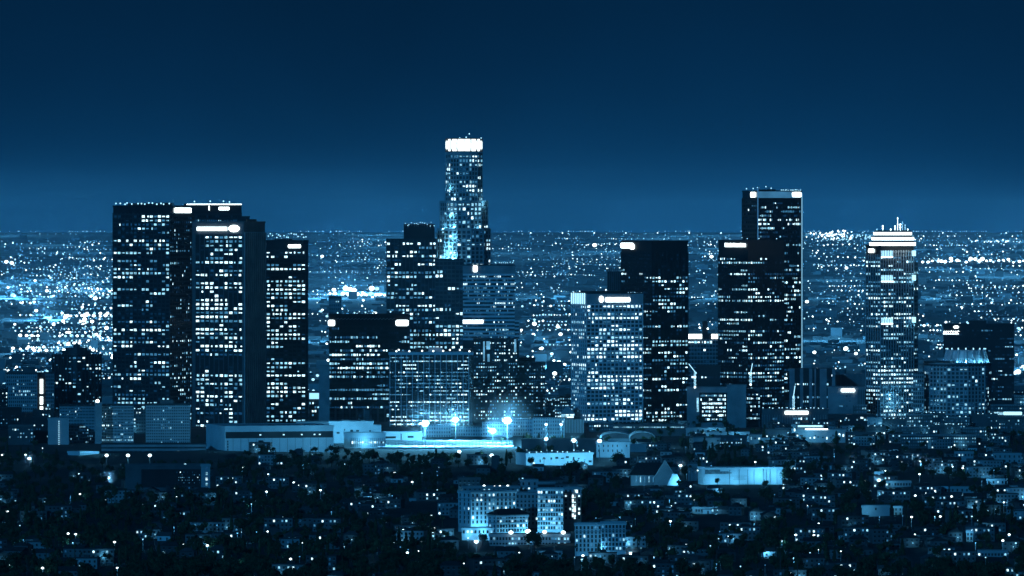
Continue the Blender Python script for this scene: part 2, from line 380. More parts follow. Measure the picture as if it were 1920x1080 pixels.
roof_lights(b, 758, 816, 424, 14, r=.5, seed=12, dy=8); mast(b, 761, 414)
# crowned tower -------------------------------------------------------
def ngon(n, r, a0=0): return [(r * math.cos(a0 + k * 2 * math.pi / n), r * math.sin(a0 + k * 2 * math.pi / n)) for k in range(n)]
D = 8080; s = FPX / D; cx = 870; root = thing("crowned_tower", "tallest tower, stepped and rounded, topped by a brilliant white glass crown", "skyscraper", (GX(cx, D), D, 0), -math.atan((cx - 960) / FPX))
tiers = [(34.5, 288, 378, 12, .55), (45, 378, 430, 12, .5), (50, 430, 700, 12, .5)]
for ti, (hw, y0, y1, n, p) in enumerate(tiers):
    r = hw / s / math.cos(math.pi / n) * .985; pts = ngon(n, r, math.pi / n - math.pi / 2); z1, z0 = GZ(y0, D), GZ(y1, D)
    m = MB(); m.prism(pts, z0, z1); m.build("shaft", M_GLASS2, root)
    for k in range(n):
        a = Vector((*pts[k], 0)); c = Vector((*pts[(k + 1) % n], 0)); mid = (a + c) / 2
        if mid.y > r * .3: continue
        u = (c - a).normalized(); W = (c - a).length
        facade(root, a, (u.x, u.y), W, s, z1 - 1, max(z0, GZ(655, D)) + .5, dict(cols=3, pitch=7.8, p=p, ww=.66, wh=.62, lv=(3, 4, 3, 2), band=M_PALE, pier=M_PALE, pierw=.34, depth=.45, maxsingle=70,
               zones=((0, .18, 0, 1, .9),) if ti == 0 and mid.x > -5 else ()), 900 + ti * 20 + k)
    m = MB(); m.prism(ngon(n, r + .8, math.pi / n - math.pi / 2), z1 - .4, z1 + 1.1); m.build("cornice", M_PALE, root)
n = 16; r = 32.5 / s; crown_glass = glow("crown_glow", (.86, .99, 1), 2.2, .25, .3)
m = MB(); m.prism(ngon(n, r * .96), GZ(284, D), GZ(262, D)); m.build("crown_drum", M_PALE, root)
for k in range(n):
    a = 2 * math.pi * (k + .5) / n; m = MB(); w = r * math.sin(math.pi / n) * .93
    m.v = [(-w * .95, -.6, GZ(283.5, D)), (w * .95, -.6, GZ(283.5, D)), (w, 1.2, GZ(278, D)), (-w, 1.2, GZ(278, D)), (w, 1.2, GZ(266, D)), (-w, 1.2, GZ(266, D)), (w * .95, -.6, GZ(261, D)), (-w * .95, -.6, GZ(261, D))]
    m.v = [(y, x, z) for (x, y, z) in m.v]
    m.f = [(0, 1, 2, 3), (3, 2, 4, 5), (5, 4, 6, 7), (0, 7, 6, 1), (0, 3, 5, 7), (1, 6, 4, 2)]; m.m = [0] * 6
    put("crown_panel", m.mesh("crown_panel", crown_glass), root, (r * .985 * math.cos(a), r * .985 * math.sin(a), 0), a)
    f = MB(); f.box(-.5, 1.9, -.34, .34, GZ(285, D), GZ(259.5, D)); a = 2 * math.pi * k / n
    put("crown_fin", f.mesh("crown_fin", M_DARK), root, (r * .985 * math.cos(a), r * .985 * math.sin(a), 0), a)
m = MB(); m.cyl(0, 0, GZ(262, D), GZ(259, D), r * .8, r * .75, 16); m.build("helipad", M_DARK, root)
for px, py in ((862, 259), (880, 251), (874, 257.5), (902, 259)):
    m = MB(); m.ball((0, 0, 0), .8, 8, 5); o = m.build("roof_light", LAMPG[1], root, ((px - cx) / s, -5, GZ(py, D)))
    q = MB(); q.cyl(0, 0, GZ(262, D) - GZ(py, D), 0, .2, n=6); q.build("light_mast", M_STEEL, o)
for px, py, pw_, yy in ((839, 377, 6000, -17), (849, 377, 9000, -22), (841, 352, 4000, -18), (852, 425, 5000, -27), (830, 428, 7000, -21), (846, 428, 9000, -26), (845, 405, 4000, -26), (898, 428, 3000, -26), (912, 380, 3500, -21), (828, 488, 16000, -25), (840, 488, 26000, -31), (850, 486, 22000, -33), (841, 462, 14000, -31), (850, 445, 8000, -33)):
    lamp_light(root, ((px - cx) / s, yy, GZ(py, D)), pw_ * .75, (.18, .66, 1), .4)
b = building("office_tower", "dark gridded tower pressed against the foot of the crowned tower", 816, 816, 869, 486, 7900, depth=35, body=M_GLASS2, faces={
    'F': F(cols=7, y0=490, y1=655, pitch=7.75, p=.35, ww=.7, wh=.6, lv=(6, 3, 1, 1), band=M_MIDD, pier=M_MIDD, pierw=.22,
           zones=((0, .4, 0, 1, .06), (.72, .86, 0, 1, .95), (.92, 1, 0, 1, .9)))})
b = building("striped_tower", "tower striped with pale floor bands and one bright sign strip", 868, 868, 965, 497, 7780, depth=45, body=M_BLACK, faces={
    'F': F(cols=34, y0=515, y1=636, pitch=7, p=.5, ww=.6, wh=.5, lv=(1, 2, 5, 4), persist=.3, band=M_WHITE, bandk=1.0, depth=.8, zones=((.58, .66, .5, 1, .97), (.93, 1, .35, 1, .95)))})
q = MB(); q.box(-b.w/2 - .3, b.w/2 + .3, -b.d/2 - .7, b.d/2, GZ(514, b.D), GZ(498, b.D)); q.build("blank_top_storey", M_MID, b.root)
sign(b, 'F', 887, 895, 497.5, 510, 'bar'); sign(b, 'F', 868, 906, 600, 606, 'rect', name="sign_strip"); roof_lights(b, 925, 962, 493, 9, r=.5, seed=2, dy=1)
q = MB(); q.box(b.w/2 - .5, b.w/2 + 8/b.s, -b.d/2 + 1, b.d/2 - 4, 0, GZ(600, b.D)); q.build("lower_wing", M_BLACK, b.root)
for i in range(6):
    q = MB(); q.box(b.w/2 - .5, b.w/2 + 8/b.s + .5, -b.d/2 + .4, b.d/2 - 5, GZ(602 + i * 7, b.D) - 1, GZ(602 + i * 7, b.D) + 1); q.build("floor_band", M_WHITE, b.root)
def fin_tower(label, x0, x1, yt, D, seed, p, lit=()):
    b = building("apartment_tower", label, x0, x0, x1, yt, D, depth=40, body=M_BLACK, faces={
        'F': F(cols=max(6, int((x1 - x0) / 4.2)), y0=yt + 4, y1=788, pitch=6.4, p=p * 1.6, ww=.55, wh=.42, lv=(4, 5, 4, 2), persist=.1, rowvar=False, pier=M_DARK, pierw=.18, pierevery=3, single=False)}, seed=seed)
    for (a, c, ya, yb) in lit:
        p_, rz, k = on_face(b, 'F', (a + c) / 2, (ya + yb) / 2, 1.2); q = MB(); q.box(-(c - a) * k / 2, (c - a) * k / 2, -1, 1, -(yb - ya) / b.s / 2, (yb - ya) / b.s / 2)
        put("lit_shaft", q.mesh("lit_shaft", glow("shaft_glow", (.2, .62, 1), .65, .5, .08)), b.root, tuple(p_), rz)
    return b
fin_tower("dark apartment tower with lit glass shafts below the striped tower", 888, 970, 636, 7640, 31, .3, ((906, 909, 640, 676), (912, 919, 640, 655), (964, 968, 636, 660), (914, 918, 664, 678)))
fin_tower("lower dark apartment tower beside the one with lit glass shafts", 970, 1022, 680, 7660, 47, .32)
fin_tower("small dark penthouse tower stepping up behind the lower apartment tower", 973, 1003, 672, 7710, 49, .1)
b = building("mullioned_block", "broad block ruled by pale vertical mullions with lamps along its roof", 729, 729, 887, 661, 7500, depth=45, body=M_GLASS, faces={
    'F': F(cols=42, margin=(2, 8), y0=667, y1=806, pitch=6.9, p=.6, ww=.85, wh=.38, lv=(3, 5, 4, 2), persist=.8, pier=M_WHITE, pierevery=3, pierw=.38, depth=.9, band=M_BLACK)})
q = MB(); q.box(-b.w/2 - .5, b.w/2 + .5, -b.d/2 - 1.4, b.d/2, b.h - 2.6, b.h + .4); q.build("roof_band", M_WHITE, b.root)
roof_box(b, 778, 800, 652); roof_box(b, 803, 830, 652, m=M_PALE); roof_box(b, 868, 884, 655); roof_box(b, 730, 745, 656)
roof_lights(b, 728, 886, 659, 9, r=.9, seed=22, lvl=0); lamp_light(b.root, ((818 - 808) / b.s, -8, b.h + 4), 3000)
# central pair ---------------------------------------------------------
b = building("gridded_tower", "pale gridded tower with bright vertical fins at its top corner and a pill sign", 1072, 1100, 1205, 550, 7500, 'LF', 20, body=M_BLACK, faces={
    'L': F(cols=8, y0=572, y1=790, pitch=7.35, p=.55, ww=.55, wh=.6, lv=(4, 4, 2, 1), band=M_WHITE, pier=M_WHITE, pierw=.38),
    'F': F(cols=14, y0=571, y1=790, pitch=7.35, p=.62, ww=.66, wh=.6, lv=(5, 4, 2, 1), band=M_WHITE, pier=M_WHITE, pierw=.26, zones=((0, .03, 0, .85, .9), (.5, .6, 0, 1, .35), (.75, .82, 0, .3, 0)))})
q = MB(); q.box(-b.w/2 - .7, b.w/2 + .7, -b.d/2 - .7, b.d/2, GZ(569, b.D), GZ(551, b.D)); q.build("top_storey", mat("blue_panel", grey(.34), .5), b.root)
sign(b, 'F', 1122.5, 1131.5, 555, 567, 'oval'); sign(b, 'F', 1134.5, 1181, 558, 566.5, 'bar')
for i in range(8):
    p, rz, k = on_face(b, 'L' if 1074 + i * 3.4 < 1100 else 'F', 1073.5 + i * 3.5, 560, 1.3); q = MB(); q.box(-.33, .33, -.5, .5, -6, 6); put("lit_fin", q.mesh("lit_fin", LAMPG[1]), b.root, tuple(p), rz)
roof_lights(b, 1178, 1204, 550, 6, r=.6, seed=3, dy=1); roof_box(b, 1105, 1175, 545.5, m=M_DARK)
for i in range(15):
    p, rz, k = on_face(b, 'F', 1100 + i * 7.5, 560, .75); q = MB(); q.box(-.22, .22, -.25, .2, -5, 5); put("panel_rib", q.mesh("panel_rib", M_PALE), b.root, tuple(p), rz)
b = building("ribbed_tower", "slim ribbed shaft rising behind the pill sign tower", 1139, 1139, 1166, 510, 8150, depth=30, body=M_BLACK, faces={
    'F': F(cols=7, y0=512, y1=560, pitch=20, p=.0, ww=.4, wh=.5, pier=M_MIDD, pierw=.3, depth=.9)})
b = building("office_tower", "black tower with unlit top storeys and a white corner sign, behind the pale gridded tower", 1165, 1222, 1290, 452, 7680, 'LF', 42, body=M_BLACK, faces={
    'L': F(cols=17, y0=475, y1=792, pitch=7.0, p=.4, ww=.6, wh=.5, lv=(2, 4, 3, 2), zones=((0, .1, 0, 1, .04), (.62, .75, .2, 1, .7)), **DG_),
    'F': F(cols=12, y0=475, y1=792, pitch=7.0, p=.6, ww=.68, wh=.55, lv=(4, 4, 2, 2), zones=((0, .12, 0, 1, .02), (.36, .42, 0, 1, 0), (.82, .9, 0, 1, 0)), **DG_)})
sign(b, 'L', 1165, 1188, 455.5, 465.5, 'bar'); sign(b, 'L', 1183, 1190, 458, 467.5, 'bar'); roof_lights(b, 1200, 1289, 449, 5, r=.5, seed=3)
b = building("gridded_block", "pale gridded block capped by two white light bars between black towers", 1290, 1290, 1347, 627, 7960, depth=35, body=M_BLACK, faces={
    'F': F(cols=10, y0=638, y1=740, pitch=7.3, p=.15, ww=.75, wh=.65, band=M_MID, pier=M_MID, pierw=.2)})
sign(b, 'F', 1290, 1316, 626.5, 635, 'rect'); sign(b, 'F', 1334, 1347, 626.5, 635, 'rect'); q = roof_box(b, 1317, 1327, 602)
roof_lights(b, 1310, 1330, 617, 2, r=1.1, lvl=0)
b = building("office_tower", "black tower with ragged white lettering near its dark roof", 1347, 1402, 1470, 451, 7600, 'LF', 40, body=M_BLACK, faces={
    'L': F(cols=17, y0=482, y1=768, pitch=7.15, p=.42, ww=.62, wh=.5, lv=(3, 4, 3, 2), persist=.75, zones=((0, .03, .2, 1, .2), (.28, .31, 0, 1, .9), (.31, .36, 0, 1, 0), (.48, .5, 0, 1, .95)), **DG_),
    'F': F(cols=15, y0=482, y1=768, pitch=7.15, p=.42, ww=.7, wh=.5, lv=(3, 4, 3, 2), persist=.65, zones=((.25, .31, .0, .85, .85), (.31, .38, 0, 1, .0), (.7, .8, 0, 1, .75)), **DG_)})
letters(b, 'L', 1360.5, 1399, 455.5, 463, 12, 5); sign(b, 'L', 1361, 1398, 457.5, 462.5, 'rect'); roof_lights(b, 1352, 1465, 448, 5, r=.5, seed=13)
b = building("office_tower", "tall tower with a lit pale top band framed by thin bright edge lines", 1392, 1419.5, 1503, 358, 7780, 'LF', 20, body=M_GLASS, faces={
    'L': F(cols=8, y0=374, y1=740, pitch=7.8, p=.12, ww=.6, wh=.45, **DG_),
    'F': F(cols=26, margin=(2, 2), y0=377, y1=745, pitch=7.8, p=.5, ww=.72, wh=.5, lv=(3, 4, 3, 2), persist=.6, **DG_)})
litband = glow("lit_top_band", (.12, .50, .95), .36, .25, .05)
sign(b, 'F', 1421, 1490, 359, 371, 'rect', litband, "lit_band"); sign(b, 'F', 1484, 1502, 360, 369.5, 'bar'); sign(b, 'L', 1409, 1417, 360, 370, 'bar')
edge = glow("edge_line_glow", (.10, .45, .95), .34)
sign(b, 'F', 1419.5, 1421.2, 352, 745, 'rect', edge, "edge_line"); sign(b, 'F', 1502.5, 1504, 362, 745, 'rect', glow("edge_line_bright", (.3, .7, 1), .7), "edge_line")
roof_lights(b, 1465, 1503, 357, 12, r=.6, seed=3, dy=1.5); roof_lights(b, 1394, 1450, 354, 5, r=.7, seed=4, dy=5); roof_box(b, 1440, 1458, 355); mast(b, 1425, 349, inset=3); mast(b, 1446, 351)
# low office rows ------------------------------------------------------
b = building("office_block", "low office block with rows of bright windows between blank grey end slabs", 1288, 1288, 1366, 727, 7480, depth=35, body=M_MID, faces={
    'F': F(cols=15, margin=(25, 5), y0=738, y1=790, pitch=7.6, p=.85, ww=.75, wh=.55, lv=(6, 3, 1, 1), persist=.3, band=M_BLACK, depth=.4, rowvar=False)})
q = MB(); q.box((1311 - 1327) / b.s, (1364 - 1327) / b.s, -b.d/2 - .15, -b.d/2 + .1, GZ(792, b.D), GZ(736, b.D)); q.build("curtain_wall", M_BLACK, b.root)
q = MB(); q.box((1306.5 - 1327) / b.s, (1310 - 1327) / b.s, -b.d/2 - .5, -b.d/2 + .1, GZ(772, b.D), GZ(746, b.D)); q.build("stair_window", WIN[1], b.root)
b2 = building("blank_slab", "blank grey lift tower between two banks of lit office windows", 1363, 1363, 1399, 723, 7450, depth=40, body=M_MID, faces={})
b2 = building("office_block", "narrow office wing with small bright windows beside the blank lift tower", 1399, 1399, 1425, 730, 7480, depth=30, body=M_MIDD, faces={
    'F': F(cols=7, y0=736, y1=788, pitch=7.6, p=.75, ww=.65, wh=.5, lv=(4, 4, 1, 1), persist=.3, band=M_BLACK, pier=M_DARK, pierw=.2)})
b2 = building("black_hoist_block", "plain black block behind a lit construction crane", 1305, 1305, 1351, 686, 7560, depth=30, body=M_BLACK, faces={
    'F': F(cols=14, y0=703, y1=712, pitch=8, p=.35, ww=.7, wh=.4, lv=(1, 3, 3, 1), single=False)})
def crane(label, px, py_t, D, py_b, jib, lvl=1):
    s = FPX / D; z1, z0 = GZ(py_t, D), GZ(py_b, D); t = thing("tower_crane", label, "crane", (GX(px, D), D, z0)); h = z1 - z0; m = MB()
    for (a, c) in ((-.7, -.7), (.7, -.7), (-.7, .7), (.7, .7)): m.box(a - .16, a + .16, c - .16, c + .16, 0, h)
    k = 0
    while k * 2 < h - 2:
        m.box(-.7, .7, -.86, -.7, k * 2, k * 2 + .25); m.box(-.1, .1, -.84, -.72, 0, 2.6, 0, Matrix.Translation((0, 0, k * 2)) @ Matrix.Rotation(R(38 if k % 2 else -38), 4, 'Y')); k += 1
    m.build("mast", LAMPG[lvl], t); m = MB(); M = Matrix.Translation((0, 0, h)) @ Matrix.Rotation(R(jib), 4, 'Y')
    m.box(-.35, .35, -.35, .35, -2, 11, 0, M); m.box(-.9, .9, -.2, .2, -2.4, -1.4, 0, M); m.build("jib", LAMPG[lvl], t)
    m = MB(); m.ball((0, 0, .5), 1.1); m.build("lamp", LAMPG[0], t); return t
crane("lit crane mast standing before the plain black block", 1303, 697, 7470, 727, -38)
crane("slim lit crane mast rising from the finned office row", 1407.5, 700, 7500, 722, 10)
crane("thin lit mast standing on the long sign building", 1488, 742, 7440, 768, 8)
b = building("piered_block", "office block with broad pale piers and dark bays between", 1480, 1480, 1563, 692, 7640, depth=35, body=M_BLACK, faces={
    'F': F(cols=18, y0=700, y1=765, pitch=8, p=.35, ww=.7, wh=.45, persist=.7, single=False)})
for a, c in ((1480, 1490), (1500, 1506), (1517, 1523), (1527, 1530), (1537, 1550), (1560, 1566)):
    p, rz, k = on_face(b, 'F', (a + c) / 2, 740, .6); q = MB(); q.box(-(c - a) * k / 2, (c - a) * k / 2, -.9, .9, -GZ(740, b.D), GZ(691, b.D) - GZ(740, b.D)); put("pier", q.mesh("pier", M_MID), b.root, tuple(p), rz)
b = building("ribbed_block", "ribbed windowless block behind the pill signed office", 1562, 1562, 1626, 702, 7700, depth=30, body=M_MIDD, faces={
    'F': F(cols=22, margin=(14, 0), y0=705, y1=718, pitch=16, p=0, ww=.4, pier=M_PALE, pierw=.3, depth=.8)})
roof_lights(b, 1575, 1625, 722, 7, r=.6, seed=3, dy=1)
b = building("office_block", "grey office with a glowing pill sign and ribbed wing", 1552, 1552, 1622, 726, 7500, depth=35, body=M_MID, faces={
    'F': F(cols=8, margin=(22, 24), y0=738, y1=766, pitch=8.5, p=.08, ww=.98, wh=.35, persist=.8, band=M_MID)})
sign(b, 'F', 1577, 1603, 729, 735)
for i in range(5):
    p, rz, k = on_face(b, 'F', 1609 + i * 3.2, 746, .1); q = MB(); q.box(-.35, .35, -.3, .3, -9, 9); put("dark_slot", q.mesh("dark_slot", M_BLACK), b.root, tuple(p), rz)
b = building("low_office", "long low office with one long glowing sign bar above dark windows", 1429, 1429, 1553, 768, 7440, depth=30, body=M_MIDD, faces={
    'F': F(cols=26, y0=781, y1=797, pitch=8, p=.3, ww=.6, wh=.5, lv=(1, 4, 4, 2), persist=.2, pier=M_MID, pierw=.2)})
sign(b, 'F', 1471.5, 1515.5, 770.5, 777); roof_lights(b, 1429, 1550, 766, 14, r=.55, seed=14, dy=2)
# bright-topped tower --------------------------------------------------
D = 7520; b = building("bright_topped_tower", "slender tower capped by three brilliant white stepped rings and lit masts", 1624, 1651, 1713, 461, D, 'LF', 30, body=M_GLASS, faces={
    'L': F(cols=6, y0=480, y1=797, pitch=7.6, p=.72, ww=.62, wh=.5, lv=(3, 4, 3, 1), band=M_MIDD, pier=M_PALE, pierw=.25),
    'F': F(cols=13, y0=472, y1=797, pitch=7.6, p=.8, ww=.64, wh=.5, lv=(4, 4, 3, 1), band=M_MIDD, pier=M_PALE, pierw=.25, zones=((.0, .12, 0, 1, .15), (.6, .72, 0, 1, .75), (.88, 1, 0, .4, .95)))})
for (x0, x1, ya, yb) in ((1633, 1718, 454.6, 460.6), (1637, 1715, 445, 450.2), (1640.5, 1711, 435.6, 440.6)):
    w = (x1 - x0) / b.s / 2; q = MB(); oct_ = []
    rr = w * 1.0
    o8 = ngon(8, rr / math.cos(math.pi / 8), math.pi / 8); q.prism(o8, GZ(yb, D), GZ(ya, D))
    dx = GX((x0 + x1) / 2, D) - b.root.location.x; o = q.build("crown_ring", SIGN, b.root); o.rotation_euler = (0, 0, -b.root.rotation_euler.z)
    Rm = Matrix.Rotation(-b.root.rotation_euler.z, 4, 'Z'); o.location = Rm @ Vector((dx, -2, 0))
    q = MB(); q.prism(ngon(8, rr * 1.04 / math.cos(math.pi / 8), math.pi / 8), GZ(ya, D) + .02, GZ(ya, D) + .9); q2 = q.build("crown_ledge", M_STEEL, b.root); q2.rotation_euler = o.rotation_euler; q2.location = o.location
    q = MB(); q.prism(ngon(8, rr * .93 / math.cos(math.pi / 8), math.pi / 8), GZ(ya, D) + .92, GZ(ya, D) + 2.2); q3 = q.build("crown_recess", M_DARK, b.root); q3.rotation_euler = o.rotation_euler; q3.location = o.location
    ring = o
Rm = Matrix.Rotation(-b.root.rotation_euler.z, 4, 'Z')
for px, pt, r in ((1685, 409, .7), (1657, 424, .9), (1694, 416, .45), (1699, 422, .6), (1690, 421, 1.0), (1646, 430, .6), (1672, 430, .8), (1680, 424, .7), (1704, 430, .7)):
    q = MB(); q.cyl(0, 0, GZ(435, D), GZ(pt + 1, D), r * .5, r * .35, 6); q.ball((0, 0, GZ(pt, D)), r, 8, 5); q.ball((0, 0, GZ((pt + 432) / 2, D)), r * .9, 8, 5)
    q.build("lit_mast", LAMPG[0 if r > .65 else 1], b.root, tuple(Rm @ Vector((GX(px, D) - b.root.location.x, -4, 0))))
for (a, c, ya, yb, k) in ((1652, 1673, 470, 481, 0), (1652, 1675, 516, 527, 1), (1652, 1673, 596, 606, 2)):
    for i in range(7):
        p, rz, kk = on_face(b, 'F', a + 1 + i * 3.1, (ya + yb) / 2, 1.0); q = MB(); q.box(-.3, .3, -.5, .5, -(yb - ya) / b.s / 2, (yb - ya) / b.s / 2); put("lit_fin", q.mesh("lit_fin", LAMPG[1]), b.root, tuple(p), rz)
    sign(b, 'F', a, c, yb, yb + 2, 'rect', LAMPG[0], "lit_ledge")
sign(b, 'L', 1630, 1639.5, 466.5, 474, 'bar')
for yb in (475, 521, 600): 
    p, rz, kk = on_face(b, 'F', 1712, yb, 2); q = MB(); q.box(-1.6, 1.6, -1.5, 1.5, -3, 3); put("corner_lantern", q.mesh("corner_lantern", LAMPG[1]), b.root, tuple(p), rz)
    lamp_light(b.root, tuple(p + Vector((1, -5, -2))), 3000)
q = MB(); q.box(b.w/2 - .1, b.w/2 + 7.5, -b.d/2 + 3, b.d/2 - 3, 0, GZ(492, D)); q.build("side_bay", M_GLASS2, b.root)
facade(b.root, Vector((b.w/2 - .1, -b.d/2 + 3, 0)), (1, 0), 7.6, b.s, GZ(500, D), GZ(797, D), dict(cols=4, pitch=7.6, p=.45, ww=.5, wh=.5, lv=(1, 3, 4, 3), band=M_MIDD, single=False), 77)
for yy in (740, 760): lamp_light(b.root, (-8, -b.d/2 - 8, GZ(yy, D)), 5000)
b = building("office_block", "wide black block with lettered sign and penthouse behind the octagonal crown", 1769, 1769, 1901, 608, 7950, depth=45, body=M_BLACK, faces={
    'F': F(cols=30, y0=616, y1=752, pitch=7.6, p=.33, ww=.8, wh=.4, lv=(2, 3, 4, 4), persist=.6, band=M_BLACK, zones=((0, .3, .0, .6, .02), (0, .2, .75, .95, .35)), single=False)})
letters(b, 'F', 1769, 1799, 619.5, 626.5, 7, 9, .35); sign(b, 'F', 1787.5, 1798, 610.5, 616, 'oval'); roof_box(b, 1816, 1849, 601); roof_box(b, 1852, 1864, 602, m=M_MIDD)
roof_lights(b, 1808, 1820, 606, 2, r=1, seed=2, dy=2)
D = 7560; cx = 1795; s = FPX / D; b = Bld(); b.root = thing("octagonal_crown_building", "rounded pale gridded building with a floodlit fluted octagonal crown", "building", (GX(cx, D), D, 0), -math.atan((cx - 960) / FPX))
n = 10; r = 63 / s; pts = ngon(n, r, math.pi / n - math.pi / 2); q = MB(); q.prism(pts, -3, GZ(682, D)); q.build("wall", M_DARK, b.root)
for k in range(n):
    a = Vector((*pts[k], 0)); c = Vector((*pts[(k + 1) % n], 0)); mid = (a + c) / 2
    if mid.y > 3: continue
    u = (c - a).normalized(); facade(b.root, a, (u.x, u.y), (c - a).length, s, GZ(688, D), GZ(775, D), dict(cols=5, pitch=7.4, p=.38, ww=.62, wh=.6, lv=(1, 4, 4, 2), band=M_PALE, pier=M_PALE, pierw=.36, persist=.4), 600 + k)
q = MB(); q.prism(ngon(n, r + .8, math.pi / n - math.pi / 2), GZ(682, D), GZ(679.5, D)); q.build("cornice", M_MID, b.root)
ccx = (1811 - cx) / s; rc = 41 / s; M_CROWN = mat("fluted_stone", grey(.5), .8)
q = MB(); base = ngon(16, rc); top = ngon(16, rc * .86); q.prism(base, GZ(680, D), GZ(657, D), 0, top); q.build("crown_drum", M_CROWN, b.root, (ccx, 4, 0))
for k in range(16):
    a = 2 * math.pi * k / 16; q = MB(); q.v = [(rc * .98, -1.1, GZ(680, D)), (rc * 1.08, -1.1, GZ(680, D)), (rc * 1.08, 1.1, GZ(680, D)), (rc * .98, 1.1, GZ(680, D)), (rc * .82, -1.1, GZ(655, D)), (rc * .9, -1.1, GZ(655, D)), (rc * .9, 1.1, GZ(655, D)), (rc * .82, 1.1, GZ(655, D))]
    q.f = [(0, 3, 2, 1), (4, 5, 6, 7), (0, 1, 5, 4), (1, 2, 6, 5), (2, 3, 7, 6), (3, 0, 4, 7)]; q.m = [0] * 6; put("buttress", q.mesh("buttress", M_CROWN), b.root, (ccx, 4, 0), a)
    q = MB(); q.ball((rc * .9 * math.cos(a), rc * .9 * math.sin(a), GZ(654, D)), .7, 8, 5); q.build("crown_lamp", LAMPG[1], b.root, (ccx, 4, 0))
for k in range(-4, 5):
    a = -math.pi / 2 + k * .36; lamp_light(b.root, (ccx + (rc + 2.6) * math.cos(a), 4 + (rc + 2.6) * math.sin(a), GZ(677, D)), 900 if k % 2 else 2200, (.16, .64, 1), .4)
q = MB(); q.cyl(-20, -10, GZ(680, D), GZ(676.5, D), 18, n=16); q.build("roof_disc", M_DARK, b.root)
b = building("corner_wing", "pale gridded wing at the foot of the bright-topped tower", 1712, 1712, 1732, 700, 7530, depth=25, body=M_DARK, faces={
    'F': F(cols=5, y0=703, y1=772, pitch=7.4, p=.3, ww=.6, wh=.6, lv=(1, 4, 4, 2), band=M_MID, pier=M_MID, pierw=.3, single=False)})
lamp_light(b.root, (0, -b.d/2 - 5, 6), 2500)
# west cluster ---------------------------------------------------------
b = building("pale_block", "pale gridded block with a bright vertical stairwell, at the outer end of the skyline", 12, 12, 69, 700, 8080, depth=30, body=M_DARK, faces={
    'F': F(cols=15, y0=704, y1=770, pitch=6.9, p=.3, ww=.6, wh=.5, lv=(1, 2, 5, 5), band=M_PALE, pier=M_PALE, pierw=.4, zones=((.6, 1, 0, 1, .03),), single=False)})
roof_box(b, 42, 66, 688, m=M_MIDD)
b = building("pale_block", "gridded wing with the bright stairwell joined to the pale end block", 69, 69, 101, 699, 8100, depth=28, body=M_DARK, faces={
    'F': F(cols=5, margin=(16, 0), y0=703, y1=770, pitch=6.9, p=.3, ww=.6, wh=.6, band=M_MID, pier=M_MID, pierw=.3)})
for ya, yb in ((711, 738), (744, 758), (762, 768)): sign(b, 'F', 75, 80.5, ya, yb, 'rect', SIGN, "stairwell_window")
roof_lights(b, 70, 84, 697, 4, r=.6, seed=3, dy=0)
D = 8180; b = Bld(); cx = 144; s = FPX / D; b.root = thing("lobed_tower", "dark rounded apartment tower with a stepped drum on its roof", "building", (GX(cx, D), D, 0), -math.atan((cx - 960) / FPX))
pts = []
for k in range(32):
    a = 2 * math.pi * k / 32; r = 43 / s * (1 + .09 * math.cos(4 * a)); pts.append((r * math.cos(a), r * math.sin(a)))
q = MB(); q.prism(pts, -3, GZ(664, D)); q.build("wall", M_BLACK, b.root)
q = MB(); q.cyl(0, 0, GZ(664, D), GZ(657, D), 27 / s, n=20); q.cyl(0, 0, GZ(657, D), GZ(652, D), 21 / s, n=20); q.cyl(0, 0, GZ(652, D), GZ(645, D), 6.5 / s, n=12); q.build("roof_drum", M_DARK, b.root)
for k in range(32):
    a = Vector((*pts[k], 0)); c = Vector((*pts[(k + 1) % 32], 0)); mid = (a + c) / 2
    if mid.y > -3: continue
    u = (c - a).normalized(); facade(b.root, a, (u.x, u.y), (c - a).length, s, GZ(667, D), GZ(775, D), dict(cols=1, pitch=6.6, p=.3, ww=.6, wh=.45, lv=(2, 4, 4, 2), pier=M_DARK, pierw=.25, depth=.8, persist=0, rowvar=False, single=False), 700 + k)
SL = dict(band=M_PALE, pier=M_PALE, pierw=.42, ww=.55, wh=.5, lv=(1, 4, 4, 2), persist=.35, pitch=5.6, depth=.35, single=False)
b = building("apartment_slab", "pale slab block with a grid of small windows, nearest the lobed tower", 112, 112, 180, 760, 6900, depth=22, body=M_DARK, faces={'F': F(cols=24, y0=763, y1=832, p=.22, **SL)})
b = building("lift_tower", "plain lift tower with a rooftop lamp joining two slab blocks", 178, 178, 191, 756, 6880, depth=24, body=M_MID, faces={})
roof_lights(b, 182, 186, 755, 1, r=2.0, lvl=0)
b = building("apartment_slab", "pale slab block with bright lower windows beside the plain lift tower", 191, 191, 250, 759, 6900, depth=22, body=M_DARK, faces={'F': F(cols=22, y0=762, y1=828, p=.3, zones=((.8, 1, 0, 1, .7),), **SL)})
b = building("apartment_slab", "pale slab block standing alone under the broad dark tower", 274, 274, 356, 758, 6900, depth=22, body=M_DARK, faces={'F': F(cols=24, y0=762, y1=832, p=.14, **SL)})
roof_box(b, 300, 325, 750, m=M_MIDD)
b = building("blank_slab", "blank pale end wall with a string of small lamps down it", 90, 90, 129, 785, 6850, depth=25, body=M_PALE, faces={})
roof_lights(b, 92, 96, 783, 1, r=.7)
for i in range(13):
    p, rz, k = on_face(b, 'F', 110.5, 790 + i * 3.6, .7); q = MB(); q.ball((0, 0, 0), .42, 6, 4); put("wall_lamp", q.mesh("wall_lamp", LAMPG[1]), b.root, tuple(p))
